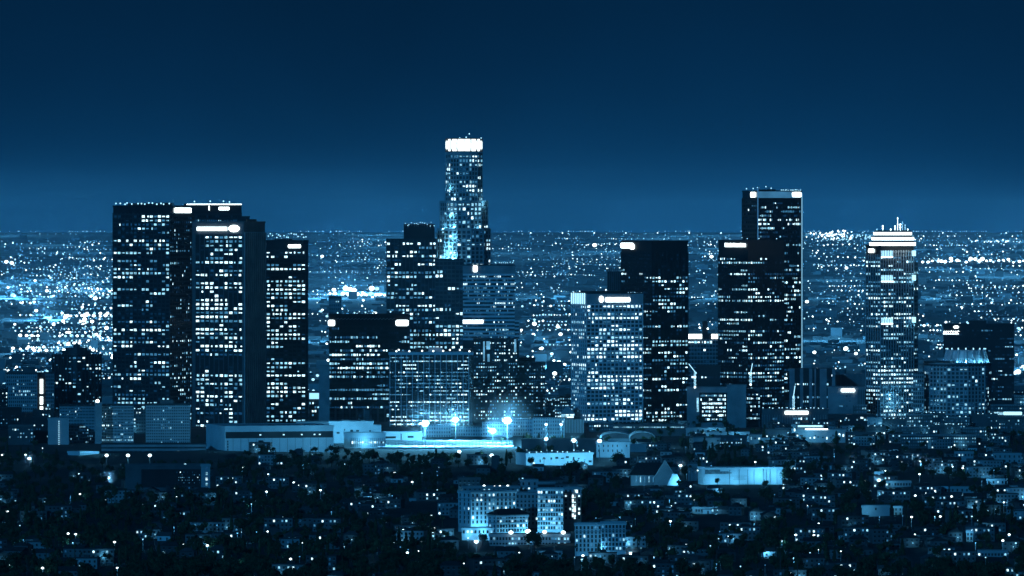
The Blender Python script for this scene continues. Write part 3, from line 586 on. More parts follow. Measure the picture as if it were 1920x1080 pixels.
for (x0, x1, yt, DD, mm, lab) in ((16, 62, 798, 6850, M_MIDD, "dim ribbed low block at the very edge of the city"), (62, 92, 783, 6900, M_DARK, "dark low block tucked beside the blank end wall"), (0, 14, 730, 7900, M_BLACK, "dark block cut by the edge of the view, scattered windows lit"), (62, 100, 770, 7300, M_DARK, "dark roofed block beneath the bright stairwell wing"), (0, 40, 765, 7400, M_BLACK, "low black block beneath the pale end block")):
    b = building("low_block", lab, x0, x0, x1, yt, DD, depth=25, body=mm, faces={'F': F(cols=max(4, (x1 - x0) // 5), y0=yt + 4, y1=yt + 46, pitch=7.5, p=.25, ww=.5, wh=.4, lv=(3, 3, 3, 1), persist=.1, pier=mm, pierw=.2, single=False)})
b = building("parking_deck", "long low parking structure with strips of light between its decks", 190, 190, 386, 834, 6620, depth=40, body=M_DARK, faces={
    'F': F(cols=44, y0=836, y1=858, pitch=7, p=.3, ww=.8, wh=.35, persist=.75, band=M_MID, depth=1.2, single=False)})
b = building("small_white_hall", "small bright white hall beside the long parking structure", 127, 150, 185, 848, 6560, 'LF', 35, body=M_WHITE, faces={})
lamp_light(b.root, (0, -b.d/2 - 8, 8), 9000)
g0_ = (M_MID, M_MIDD)
# long white wall building --------------------------------------------
b = building("long_white_building", "long white windowless building with a dark recessed strip under its roof", 386, 422, 626, 800, 6620, 'LF', 14, body=M_WHITE, faces={}, roof=M_PALE)
O, u, W = b.face['F']; q = MB(); q.box(-b.w/2 + .6, b.w/2 - .6, -b.d/2 - .15, -b.d/2 + .2, GZ(822, b.D) - b.z, GZ(810, b.D) - b.z); q.build("recessed_strip", M_DARK, b.root)
for i in range(6):
    p, rz, k = on_face(b, 'F', 427, 828 + i * 5, .2); q = MB(); q.box(-.5, .5, -.2, .2, -.9, .9); put("vent_slot", q.mesh("vent_slot", M_BLACK), b.root, tuple(p), rz)
lamp_light(b.root, (-b.w/2 - 14, -b.d/2 - 26, 20), 8000); lamp_light(b.root, (0, -b.d/2 - 34, 20), 9000); lamp_light(b.root, (40, -b.d/2 - 30, 18), 15000)
for i in range(13):
    p, rz, k = on_face(b, 'F', 437 + i * 14.6, 836, .05); q = MB(); q.box(-.12, .12, -.1, .1, -7, 7); put("wall_joint", q.mesh("wall_joint", M_MIDD), b.root, tuple(p), rz)
for px, w_ in ((440, 8), (470, 12), (512, 7), (548, 14), (580, 6), (603, 10)): roof_box(b, px, px + w_, 797.5, m=g0_[w_ % 2], inset=10, dep=.12, name="roof_unit")
for px in (488, 532, 566, 590, 600): 
    p, rz, k = on_face(b, 'F', px, 816, .3); q = MB(); q.box(-.8, .8, -.25, .2, -.5, .5); put("soffit_light", q.mesh("soffit_light", LAMPG[1]), b.root, tuple(p), rz)
b = building("white_hall", "tall plain white hall rising behind the long white building", 617, 617, 700, 791, 6900, depth=40, body=M_WHITE, faces={})
q = MB(); q.box(b.w/2 - .1, b.w/2 + 8, -b.d/2 + 1, b.d/2 - 5, 0, b.h - 3.5); q.build("side_wing", M_WHITE, b.root); openings(b, 7, 800, 812, 6); roof_box(b, 640, 655, 788, m=M_MID); roof_box(b, 672, 676, 786, m=M_MIDD); lamp_light(b.root, (-10, -b.d/2 - 25, 12), 15000)
b = building("white_hall", "low pale hall with a dark window, between the long white building and tall white hall", 556, 556, 632, 792, 7000, depth=30, body=M_PALE, faces={})
q = MB(); p, rz, k = on_face(b, 'F', 620, 797, .1); q.box(-2.4, 2.4, -.2, .1, -1, 1); put("window", q.mesh("window", M_BLACK), b.root, tuple(p), rz)
b = building("sports_pavilion", "white pavilion with glowing entrance beside the floodlit field", 645, 645, 723, 812, 6760, depth=25, body=M_WHITE, faces={
    'F': F(cols=16, margin=(14, 2), y0=825, y1=834, pitch=9, p=.9, ww=.6, wh=.5, lv=(6, 3, 0, 0), persist=0, pier=M_PALE, pierw=.25)})
lamp_light(b.root, (0, -b.d/2 - 9, 6), 9000)
b = building("gym_hall", "white gym hall with a dark ribbon window, first behind the floodlit field", 718, 718, 751, 811, 6990, depth=25, body=M_WHITE, faces={})
for (a, c) in ((720, 744),):
    p, rz, k = on_face(b, 'F', 732, 820, .1); q = MB(); q.box(-5.5, 5.5, -.2, .1, -1, 1); put("ribbon_window", q.mesh("ribbon_window", M_BLACK), b.root, tuple(p), rz)
b = building("gym_hall", "white gym hall with two short dark windows, before the first tall flood mast", 753, 753, 791, 811, 6990, depth=25, body=M_WHITE, faces={})
p, rz, k = on_face(b, 'F', 770, 819, .1); q = MB(); q.box(-3, 3, -.2, .1, -1, 1); put("window", q.mesh("window", M_BLACK), b.root, tuple(p), rz)
AP = dict(band=M_WHITE, pier=M_WHITE, pierw=.45, ww=.5, wh=.5, lv=(1, 3, 3, 2), persist=.2, pitch=7.0, depth=.4, single=False)
for i, (x0, x1, yt, DD, lab) in enumerate(((790, 845, 797, 7120, "pale apartment block behind the first pair of flood masts"), (845, 905, 801, 7140, "pale apartment block between the second mast and the wide lamp"), (905, 960, 793, 7120, "glowing apartment block directly behind the brightest flood mast"),
        (958, 1002, 786, 7160, "pale balconied apartment block just beyond the brightest flood mast"), (1000, 1062, 784, 7100, "white balconied apartment block with deep dark balconies"))):
    b = building("apartment_block", lab, x0, x0, x1, yt, DD, depth=20, body=M_MID, faces={'F': F(cols=int((x1 - x0) / 4.4), y0=yt + 3, y1=yt + 38, p=.12, **AP)})
b = building("columned_hall", "pale hall fronted by thin columns beside the balconied apartments", 1059, 1059, 1094, 787, 7060, depth=20, body=M_DARK, faces={'F': F(cols=12, y0=792, y1=806, pitch=14, p=0, ww=.5, pier=M_PALE, pierw=.45, depth=1.0)})
b = building("glass_pavilion", "small glowing pavilion with pyramid roof at the foot of the gridded tower", 1052, 1052, 1076, 774, 7300, depth=14, body=M_PALE, faces={'F': F(cols=3, y0=776, y1=784, pitch=5, p=1, ww=.9, wh=.6, lv=(5, 1, 0, 0), rowvar=False)})
q = MB(); q.prism([(-b.w/2, -b.d/2), (b.w/2, -b.d/2), (b.w/2, b.d/2), (-b.w/2, b.d/2)], b.h + .6, b.h + 7, 0, [(-.5, -.5), (.5, -.5), (.5, .5), (-.5, .5)]); q.build("pyramid_roof", M_PALE, b.root)

# infill at the feet of the towers
INF = dict(band=M_MIDD, pier=M_MIDD, pierw=.3, ww=.55, wh=.45, lv=(2, 4, 4, 2), persist=.3, single=False, maxsingle=0)
gi = random.Random(77)
for (x0, x1, yt, DD, mm, lab) in ((0, 30, 742, 8700, M_MIDD, "dim mid-rise behind the pale end block"), (101, 112, 735, 8500, M_MID, "sliver of pale block beside the lobed tower"), (188, 212, 742, 8400, M_MIDD, "squat block between lobed tower and broad dark tower"), (250, 274, 768, 7250, M_BLACK, "dark gap block with a bright lobby between two slab blocks"),
    (578, 600, 755, 7900, M_MID, "stepped block left of the blank slab tower"), (1020, 1072, 742, 8050, M_MIDD, "dim flat block right of the lower dark apartment tower"), (1024, 1050, 752, 7800, M_MID, "low grey block beneath the far lamps"), (1040, 1074, 762, 7500, M_MID, "colonnaded block left of the gridded tower"), (1104, 1150, 793, 7300, M_MID, "low service block at the gridded tower's foot"),
    (1206, 1240, 796, 7250, M_PALE, "pale low shed at the black tower's foot"), (1258, 1290, 790, 7350, M_MIDD, "dim shed beside the low office block"), (1425, 1480, 752, 7700, M_MIDD, "dim block under the black tower's last floors"), (1506, 1560, 738, 8200, M_MIDD, "dim block behind the piered block"), (1568, 1622, 716, 8350, M_MIDD, "far dim block over the ribbed block"),
    (1600, 1625, 760, 7450, M_MID, "small block right of the ribbed wing"), (1655, 1700, 786, 7280, M_MIDD, "low flats below the bright-topped tower"), (1700, 1748, 778, 7260, M_MID, "gridded low flats right of the bright-topped tower"), (1736, 1772, 775, 7330, M_MIDD, "dim flats before the octagonal crown building"), (1770, 1818, 783, 7240, M_MID, "wide flats before the octagonal crown building"),
    (1822, 1870, 777, 7300, M_MIDD, "dim terrace right of the octagonal crown building"), (1858, 1920, 760, 7500, M_MID, "grey flats with a lit roofline at the edge of view"), (1872, 1925, 783, 7150, M_MIDD, "dim low flats at the far edge of view"), (1890, 1925, 742, 8300, M_MID, "pale box behind the wide black block"), (1624, 1660, 800, 7050, M_MIDD, "dim flats under the blank white box"),
    (1690, 1740, 800, 7030, M_MID, "three storey flats with scattered lights on the upper hillside"), (1745, 1800, 797, 7020, M_MIDD, "long dim flats on the upper hillside"), (1805, 1850, 803, 6950, M_MID, "pale row of flats on the upper hillside"), (1590, 1640, 812, 6850, M_MIDD, "dim row of flats right of the terrace building"), (1436, 1480, 806, 6950, M_MIDD, "dim flats left of the terrace building"), (1690, 1830, 816, 6700, M_MID, "very long row of flats across the upper hillside"), (1340, 1400, 818, 6750, M_MIDD, "dim row of flats under the flat pale canopy")):
    b = building("mid_rise_block", lab, x0, x0, x1, yt, DD, depth=20, body=mm, faces={'F': F(cols=max(3, int((x1 - x0) / 4.2)), y0=yt + 2.5, y1=yt + 2.5 + 6.4 * max(2, int((HORIZON + FPX * H / DD - yt) / 6.6)), pitch=6.4, p=gi.uniform(.35, .65), **INF)})
    if gi.random() < .6: roof_box(b, x0 + (x1 - x0) * .2, x0 + (x1 - x0) * .45, yt - 3, m=M_MIDD, inset=3, dep=.4)
    if gi.random() < .5: roof_lights(b, x0, x1, yt - 1, gi.randint(2, 6), r=.6, seed=int(x0), dy=1)
    if gi.random() < .6: lamp_light(b.root, (gi.uniform(-.4, .4) * b.w, -b.d/2 - 6, 5), 1800)
b = building("roofline_sign_hall", "low hall carrying a long glowing roof strip at the edge of view", 1862, 1862, 1918, 772, 7380, depth=20, body=M_MIDD, faces={}); sign(b, 'F', 1881, 1916, 772, 778, 'bar', LAMPG[1]); letters(b, 'F', 1837 + 27, 1880, 772, 777, 5, 3, m=LAMPG[1])
# sports field ---------------------------------------------------------
M_FIELD = mat("floodlit_turf", grey(.42), .9, .1)
q = MB(); x0, x1 = GX(712, 6800), GX(962, 6800); q.prism([(x0, 6742), (x1, 6742), (x1, 6975), (x0, 6975)], -.5, 1.2); fld = q.build("sports_field", M_FIELD); tag(fld, kind="structure")
fen = thing("mesh_fence", "long fence of thin posts along the near edge of the floodlit field", "fence", (x0, 6738, 0)); L = x1 - x0
pm = MB(); pm.box(-.12, .12, -.12, .12, -1, 7.5); pme = pm.mesh("post", M_POLE)
for i in range(41): put("post", pme, fen, (L * i / 40, 0, 0))
q = MB(); q.box(0, L, -.08, .08, 7.3, 7.5); q.box(0, L, -.08, .08, 4, 4.15); q.build("rail", M_POLE, fen)
def flood(px, py, D, label, power, r=4.0, n=12):
    z = GZ(py, D); g = ground_z(GX(px, D), D); t = thing("flood_mast", label, "floodlight", (GX(px, D), D, g)); h = z - g
    q = MB(); q.cyl(0, 0, -1, h, .4, .22, 8); q.build("pole", M_MIDD, t)
    q = MB(); q.box(-r * .9, r * .9, -.3, .3, h - .3, h + .1);  q.build("crossarm", M_DARK, t)
    lm = MB(); lm.ball((0, 0, 0), r * .36, 10, 6, sq=(1, .5, .8)); me = lm.mesh("flood_lamp", LAMPG[0])
    for row in (0, 1, 2):
        for c in range(5):
            if row != 1 and c in (0, 4): continue
            put("flood_lamp", me, t, ((c - 2) * r * .42, -.8, h - r * .5 + row * r * .55))
    lamp_light(t, (0, -4.5, h + 1), power, (.13, .60, 1), 1.6); return t
FP = 900000
flood(797, 794, 6790, "tall flood mast over the near corner of the field, by the white gym halls", FP * .9, 3.6)
flood(854, 787, 6960, "slightly smaller flood mast behind the middle of the field", FP * .7, 3.1)
flood(951, 789, 6800, "brightest and largest flood mast at the far end of the field", FP * 1.3, 4.0)
flood(924, 808, 6900, "low wide bank of floodlights before the pale apartments", FP * .35, 2.9)
flood(1024, 796, 6950, "small lamp mast before the balconied apartments", 60000, 1.3)
flood(1052, 796, 7000, "small lamp mast beside the columned hall", 60000, 1.3)
flood(1024, 823, 6500, "lamp mast standing in the yard before the dark school block", 12000, 1.6)
flood(1076, 826, 6450, "bright lamp mast in front of the school block corner", 16000, 1.9)
flood(1124, 827, 6430, "bright lamp mast at the corner of the white block", 16000, 1.9)
flood(861, 847, 6350, "lone white lamp on a pole in the dark below the field", 9000, 1.6)
flood(922, 854, 6250, "double lamp cluster in the dark below the field", 9000, 1.6)
for px, lab in ((200, "first of three bright lamps in front of the parking structure, by the white hall"), (240, "middle one of three bright lamps in front of the parking structure"), (281, "last of three bright lamps in front of the parking structure, farthest from the white hall")):
    flood(px, 854, 6250, lab, 6000, 1.5)

# lit walls and mid-ground buildings ------------------------------------
b = building("dark_school_block", "dark school block with a few lit windows behind the bright retaining wall", 978, 978, 1130, 824, 6560, depth=30, body=M_MIDD, faces={
    'F': F(cols=24, y0=832, y1=848, pitch=8, p=.12, ww=.3, wh=.4, persist=0, single=True)})
b = building("bright_wall_building", "long low building with brilliantly lit walls behind a palm", 967, 986, 1112, 851, 6210, 'LF', 20, body=M_WHITE, faces={})
openings(b, 12, 858, 870, 4); roof_box(b, 1000, 1014, 847, m=M_PALE); roof_box(b, 1046, 1052, 846, m=M_MID)
for i, xx in enumerate((-25, -5, 15, 30)): lamp_light(b.root, (xx, -b.d/2 - 14, 4 + i % 2 * 3), 10000)
roof_lights(b, 990, 1110, 849, 10, r=.6, seed=4, dy=4)
b = building("white_block", "white two storey block with small square windows and a lower wing", 1118, 1118, 1181, 830, 6520, depth=22, body=M_WHITE, faces={})
for i in range(7):
    for rr_ in (0, 1):
        if (i + rr_) % 2 == 0 or i < 5:
            p, rz, k = on_face(b, 'F', 1123 + i * 8.6, 836 + rr_ * 9, .05); q = MB(); q.box(-.5, .5, -.15, .05, -1.1, 1.1); put("window", q.mesh("window", M_BLACK), b.root, tuple(p), rz)
lamp_light(b.root, (0, -b.d/2 - 24, 8), 14000); roof_box(b, 1140, 1152, 824, m=M_PALE)
b = building("white_block", "lower pale wing beside the white two storey block", 1182, 1182, 1212, 834, 6600, depth=20, body=M_PALE, faces={})
# arched roofs
for (x0, x1, yt, yb, DD, lab) in ((1128, 1184, 812, 824, 6950, "pale barrel roofed hall under the gridded tower"), (1182, 1228, 811, 826, 6900, "second pale barrel roofed hall with a curved gable")):
    s = FPX / DD; t = thing("barrel_hall", lab, "hall", (GX((x0 + x1) / 2, DD), DD, 0)); w = (x1 - x0) / s / 2; h = GZ(yt, DD); hs = h * .4
    q = MB(); q.box(-w, w, 0, 45, -1, hs); q.build("wall", M_PALE, t); q = MB(); arc = [(w * math.cos(math.pi * k / 12), hs + (h - hs) * math.sin(math.pi * k / 12)) for k in range(13)]
    n = 13; q.v = [(x * 1.02, -.5, z) for x, z in arc] + [(x * 1.02, 45.5, z) for x, z in arc]; q.f = [tuple(range(n)), tuple(reversed(range(n, 2 * n)))] + [(i + 1, i, n + i, n + i + 1) for i in range(n - 1)] + [(0, n - 1, 2 * n - 1, n)]; q.m = [0] * len(q.f)
    q.build("gable_fill", M_MIDD, t); q = MB(); q.v = [(x * 1.06, yy_, hs + (z - hs) * k_ + e_) for yy_ in (-1.4, 46.4) for k_, e_ in ((1.01, .1), (1.08, .55)) for x, z in arc]
    q.f = [(i, i + 1, n + i + 1, n + i) for i in range(n - 1)] + [(2 * n + i + 1, 2 * n + i, 3 * n + i, 3 * n + i + 1) for i in range(n - 1)] + [(n + i, n + i + 1, 3 * n + i + 1, 3 * n + i) for i in range(n - 1)] + [(i + 1, i, 2 * n + i, 2 * n + i + 1) for i in range(n - 1)]; q.m = [0] * len(q.f)
    q.build("barrel_roof", M_PALE, t); lamp_light(t, (0, -22, 8), 1800)
b = building("metro_canopy", "long low canopy roof with a speckled strip of light above it", 1150, 1150, 1285, 797, 7150, depth=30, body=M_MIDD, faces={'F': F(cols=50, y0=799, y1=803, pitch=4, p=.85, ww=.6, wh=.6, lv=(1, 3, 4, 2), rowvar=False, single=False)})
for (x0, x1, yt, DD, mm, lab, li) in ((1286, 1360, 803, 7150, M_PALE, "low white roofed depot with a bright corner", 4000), (1330, 1405, 811, 6950, M_PALE, "flat pale canopy below the blank lift tower", 3500), (1300, 1350, 822, 6700, M_MID, "low terrace of lit doors under the depot", 1500),
        (1405, 1428, 816, 6800, M_MID, "small pale block among dark trees below the office wing", 800), (1484, 1492, 797, 7000, M_PALE, "narrow pale stair block beside the lit terrace building", 1500), (1425, 1465, 822, 6800, M_PALE, "thin pale roof strip among trees", 2000),
        (1626, 1662, 784, 7350, M_PALE, "blank white box at the foot of the bright-topped tower", 1500), (1552, 1640, 778, 7420, M_DARK, "dark low block under the grey pill sign office", 0)):
    b = building("low_hall", lab, x0, x0, x1, yt, DD, depth=25, body=mm, faces={'F': F(cols=max(3, int((x1 - x0) / 7)), y0=yt + 5, y1=yt + 13, pitch=8, p=.25, ww=.4, wh=.4, single=False, persist=0)}, roof=mm if mm is M_PALE else M_ROOF)
    openings(b, max(3, int((x1 - x0) / 9)), yt + 4, yt + 12, int(x0), .3)
    if li: lamp_light(b.root, (b.w * .2, -b.d/2 - 8, 7), li)
b = building("terrace_building", "pale terrace building with two long glowing light strips on its roof", 1492, 1492, 1585, 806, 6930, depth=35, body=M_PALE, faces={'F': F(cols=14, y0=811, y1=822, pitch=8, p=.3, ww=.35, wh=.4, persist=0)})
sign(b, 'F', 1496, 1542, 797.5, 800.5, 'bar', LAMPG[1], "light_strip"); sign(b, 'F', 1510, 1552, 803.5, 805.5, 'bar', LAMPG[0], "light_strip"); roof_box(b, 1494, 1545, 797.5, m=M_PALE); openings(b, 12, 812, 824, 8, .4)
lamp_light(b.root, (-12, -b.d/2 - 12, 9), 6000)
# church
D = 5800; s = FPX / D; ch = thing("church", "steep gabled church with glowing porch beside the floodlit warehouse", "church", (GX(1232, D), D, ground_z(GX(1232, D), D))); zb = ch.location.z
w1 = (1262 - 1180) / s; q = MB(); q.box((1183 - 1232) / s, (1262 - 1232) / s, 2, 26, -2, GZ(891, D) - zb); q.build("nave_wall", M_MID, ch)
ax0, ax1 = (1180 - 1232) / s, (1258 - 1232) / s; zt = GZ(868, D) - zb; ze = GZ(890, D) - zb
q = MB(); q.v = [(ax0, 0, ze), (ax1, 0, ze), (ax1, 28, ze), (ax0, 28, ze), (ax0 + 7, 14, zt), (ax1, 14, zt)]; q.f = [(0, 1, 5, 4), (2, 3, 4, 5), (3, 0, 4), (1, 2, 5), (0, 3, 2, 1)]; q.m = [0] * 5; q.build("nave_roof", M_ROOFD, ch)
gx, gw = (1247 - 1232) / s, 21 / s; gt = GZ(862, D) - zb; ge = GZ(896, D) - zb
q = MB(); q.v = [(gx - gw, -3, -2), (gx + gw, -3, -2), (gx + gw, -3, ge), (gx, -3, gt - 1.5), (gx - gw, -3, ge), (gx - gw, 6, -2), (gx + gw, 6, -2), (gx + gw, 6, ge), (gx, 6, gt - 1.5), (gx - gw, 6, ge)]
q.f = [(0, 1, 2, 3, 4), (9, 8, 7, 6, 5), (0, 5, 6, 1), (1, 6, 7, 2), (2, 7, 8, 3), (3, 8, 9, 4), (4, 9, 5, 0)]; q.m = [0] * 7; q.build("gable_wall", M_MID, ch)
for sgn in (-1, 1):
    q = MB(); a = Vector((gx, 0, gt)); c = Vector((gx + sgn * (gw + 1), 0, ge - 1)); q.v = [(a.x, -4.2, a.z), (c.x, -4.2, c.z), (c.x, 7, c.z), (a.x, 7, a.z), (a.x, -4.2, a.z - 1), (c.x, -4.2, c.z - 1), (c.x, 7, c.z - 1), (a.x, 7, a.z - 1)]
    q.f = [(0, 1, 2, 3), (4, 7, 6, 5), (0, 4, 5, 1), (1, 5, 6, 2), (2, 6, 7, 3), (3, 7, 4, 0)]; q.m = [0] * 6; q.build("gable_roof", M_PALE, ch)
q = MB(); px_ = (1262 - 1232) / s; q.prism([(px_ - 6, -14), (px_ + 9, -14), (px_ + 9, -3.2), (px_ - 6, -3.2)], -2, GZ(888, D) - zb, 0, [(px_ - 1, -12), (px_ + 3, -12), (px_ + 3, -3.2), (px_ - 1, -3.2)]); q.build("porch", M_WHITE, ch)
for i in range(6):
    q = MB(); q.box(-.35, .35, -.15, .1, -2.4, 2.4); q.build("nave_window", WIN[1 if i % 2 else 2], ch, ((1193 + i * 8 - 1232) / s, 1.95, GZ(899, D) - zb))
lamp_light(ch, (px_ + 5, -19, 4), 9000); lamp_light(ch, (px_ + 12, -8, 9), 3000); lamp_light(ch, (-18, -8, 3), 1500); lamp_light(ch, (gx - 4, -20, 9), 2500)  # last light added to bring out the gable trim, no fixture there
b = building("church_cottage", "pale cottage with lit lower windows beyond the church", 1290, 1290, 1307, 872, 5900, depth=12, body=M_MID, faces={'F': F(cols=3, y0=875, y1=888, pitch=6, p=.4, ww=.4, wh=.4, single=True)})
b = building("warehouse", "long floodlit white warehouse wall with faint dark mural and thin pipes", 1309, 1321, 1467, 878, 5790, 'LF', 12, body=M_WHITE, faces={})
for i, xx in enumerate((-26, -8, 12, 27)): lamp_light(b.root, (xx, -b.d/2 - 9, (3, 4, 9, 8)[i]), (4500, 4500, 8000, 6000)[i])
for (a, c, ya, yb) in ((1322, 1350, 880, 889), (1335, 1345, 878.5, 882), (1350, 1366, 884, 889), (1366, 1372, 886, 888)):
    p, rz, k = on_face(b, 'F', (a + c) / 2, (ya + yb) / 2, .05); q = MB(); q.box(-(c - a) * k / 2, (c - a) * k / 2, -.12, .1, -(yb - ya) / b.s / 2, (yb - ya) / b.s / 2); put("mural_patch", q.mesh("mural_patch", mat("mural_paint", grey(.16), .9, .6, .5)), b.root, tuple(p), rz)
for px in (1368, 1386, 1402, 1414, 1432, 1437, 1444, 1457):
    p, rz, k = on_face(b, 'F', px, 894, .3); q = MB(); q.cyl(0, 0, -6.5, 6.5, .15, n=6); put("drain_pipe", q.mesh("drain_pipe", M_DARK), b.root, tuple(p), rz)
for ya, a, c in ((893, 1372, 1400), (896.5, 1376, 1396), (899, 1374, 1398)):
    p, rz, k = on_face(b, 'F', (a + c) / 2, ya, .3); q = MB(); q.box(-(c - a) * k / 2, (c - a) * k / 2, -.12, .12, -.1, .1); put("wall_rail", q.mesh("wall_rail", M_DARK), b.root, tuple(p), rz)
# dark office with pale end wall
b = building("dark_office", "dark office block framed by a pale end wall with a column of lit windows", 235, 235, 382, 872, 5600, depth=25, body=M_MIDD, faces={})
q = MB(); q.box((265 - 308.5) / b.s, b.w/2 - .3, -b.d/2 - .2, -b.d/2 + .2, GZ(914, b.D) - b.z, GZ(880, b.D) - b.z); q.build("dark_curtain_wall", M_BLACK, b.root)
facade(b.root, Vector(((330 - 308.5) / b.s, -b.d/2 - .2, 0)), (1, 0), 52 / b.s, b.s, GZ(883, b.D) - b.z, GZ(913, b.D) - b.z, dict(cols=16, pitch=5, p=.3, ww=.4, wh=.35, lv=(3, 4, 3, 1), persist=0, single=False), 88)
roof_lights(b, 344, 374, 875, 2, r=1.3, lvl=1)
b = building("pale_end_wall", "narrow pale stair wall with five stacked lit windows, end of the dark office", 377, 377, 394, 872, 5585, depth=14, body=M_PALE, faces={})
for i in range(5):
    p, rz, k = on_face(b, 'F', 387.5, 878 + i * 10, .1); q = MB(); q.box(-.7, .7, -.2, .1, -1.1, 1.1); put("stair_window", q.mesh("stair_window", WIN[(3, 1, 0, 1, 0)[i]]), b.root, tuple(p), rz)
b = building("dark_slab_tower", "slim dark slab tower standing alone below the brightest flood mast", 922, 922, 936, 856, 6000, depth=14, body=M_MIDD, faces={'F': F(cols=3, y0=860, y1=895, pitch=12, p=0, ww=.4, pier=M_MIDD, pierw=.3)})

# old hospital ---------------------------------------------------------
def win_dark(b, f, px, py, w=.62, h=1.0, lit=None):
    if lit is not None and w < 1: w, h = .55, .8
    p, rz, k = on_face(b, f, px, py, .12); key = ("wd", round(w, 2), round(h, 2), lit)
    if key not in MATS:
        q = MB(); q.box(-w, w, -.1, .1, -h, h); fr = q.mesh("window", M_BLACK if lit is None else WIN[lit]); MATS[key] = fr
        t = MB(); t.box(-w - .25, w + .25, -.3, .1, -h - .3, -h); MATS[key + ("s",)] = t.mesh("sill", M_PALE)
    o = put("window", MATS[key], b.root, tuple(p), rz); put("sill", MATS[key + ("s",)], o)
def old_block(label, xl, xc, xr, yt, D, mode, theta, cols, rows, f='F', body=M_WHITE, depth=18, lit=.15, cornice=True, seed=1, ywin=None, roofm=M_ROOFD, name="old_hospital_wing"):
    b = building(name, label, xl, xc, xr, yt, D, mode, theta, depth, body=body, faces={}, roof=roofm); g = random.Random(seed)
    for ff, (a, c) in b.fpx.items():
        if c - a < 6: continue
        n = cols if ff == f else max(1, int(cols * (c - a) / max(1, (b.fpx[f][1] - b.fpx[f][0]))))
        for i in range(n):
            for r in range(rows):
                py = (ywin or yt + 6) + r * 8.3; px = a + (i + .5) * (c - a) / n
                win_dark(b, ff, px, py, lit=g.choices((None, 0, 1, 2), (1 - lit, lit * .3, lit * .4, lit * .3))[0])
    if cornice:
        for z in (b.h - .3, b.h - 5.2):
            q = MB(); q.box(-b.w/2 - .7, b.w/2 + .7, -b.d/2 - .7, b.d/2 + .7, z, z + .5); q.build("cornice", M_PALE, b.root)
    return b
hw = 4880
b = old_block("wide floodlit wing of the old hospital with two window rows aglow", 859, 883, 968, 923, hw, 'LF', 30, 11, 7, lit=.16, seed=3)
for xx, zz, pp in ((-12, 2, 9000), (-20, 3, 6000), (4, 2, 3000)): lamp_light(b.root, (xx, -b.d/2 - 9, zz), pp)
b = old_block("tallest tower of the old hospital, many lit windows in even rows", 1008, 1008, 1056, 917, 4900, 'LF', 0, 10, 9, lit=.42, seed=5)
lamp_light(b.root, (-8, -b.d/2 - 12, 3), 9000); lamp_light(b.root, (6, -b.d/2 - 10, 3), 4000)
b = old_block("darker hospital wing with a column of big bright windows near its edge", 1057, 1057, 1090, 915, 4930, 'LF', 0, 4, 7, lit=.2, seed=6, body=M_PALE)
for i in range(6): win_dark(b, 'F', 1076 + (i == 0) * 4, 921 + i * 9, 1.3, 1.3, 0)
b = old_block("recessed centre of the old hospital between the two pale wings", 960, 960, 1010, 925, 4960, 'LF', 0, 7, 7, lit=.14, seed=7, body=M_PALE)
b = old_block("small attic tower above the recessed hospital centre", 976, 976, 1008, 901, 5000, 'LF', 0, 3, 2, lit=.4, seed=8, body=M_PALE)
b = old_block("low ribbed attic behind the tallest hospital tower", 1008, 1008, 1040, 905, 5040, 'LF', 0, 10, 1, lit=0, seed=9, body=M_MID)
b = old_block("pale attic storey above the wide hospital wing, lamps along its edge", 868, 868, 975, 913, 4990, 'LF', 0, 12, 1, lit=.3, seed=10, body=M_MID)
roof_lights(b, 905, 970, 914, 5, r=.9, lvl=0)
b = old_block("hip roofed pavilion standing before the wide hospital wing", 915, 931, 990, 967, 4820, 'LF', 30, 11, 4, lit=.2, seed=11, ywin=970)
hx, hy = b.w/2 + 1.5, b.d/2 + 1.5; q = MB(); q.prism([(-hx, -hy), (hx, -hy), (hx, hy), (-hx, hy)], b.h + .65, b.h + 4.6, 0, [(-hx + 6, -.5), (hx - 6, -.5), (hx - 6, .5), (-hx + 6, .5)]); q.build("hip_roof", M_ROOFD, b.root)
lamp_light(b.root, (b.w/2 - 2, -b.d/2 - 6, 3), 7000); lamp_light(b.root, (-8, -b.d/2 - 7, 3), 2500)
b = old_block("low brightly lit terrace at the foot of the wide hospital wing", 866, 866, 925, 991, 4760, 'LF', 0, 8, 1, lit=.4, seed=12, body=M_WHITE, cornice=False)
lamp_light(b.root, (4, -b.d/2 - 4, 5), 2500); lamp_light(b.root, (-6, -b.d/2 - 4, 4), 1500)
b = old_block("long curved two storey front block of the hospital with arched lit windows", 918, 918, 1068, 1003, 4660, 'LF', 0, 26, 3, lit=.3, seed=13, body=M_PALE, ywin=1010)
for (px, py, r) in ((958, 998, 1.6), (990, 996, 2.0), (1021, 997, 1.6), (1056, 998, 1.6)):
    f = 'F'; p, rz, k = on_face(b, f, px, py, 3); q = MB(); q.ball((0, 0, 0), r * .8, 10, 6, sq=(1.2, 1, .9)); o = put("terrace_lamp", q.mesh("terrace_lamp", LAMPG[0]), b.root, tuple(p)); q = MB(); q.cyl(0, 0, -3, 0, .12, n=6); put("lamp_post", q.mesh("lamp_post", M_POLE), o)
    lamp_light(b.root, (p.x, p.y - 9, p.z + 2), 1200)
b = old_block("pale four storey annex with cypresses before it", 1078, 1078, 1128, 983, 4520, 'LF', 0, 7, 6, lit=.12, seed=14, body=M_WHITE)
lamp_light(b.root, (6, -b.d/2 - 22, 6), 4500)
b = old_block("square end pavilion of the cypress fronted annex, two bright windows", 1127, 1127, 1173, 981, 4500, 'LF', 0, 7, 6, lit=.12, seed=15, body=M_WHITE)
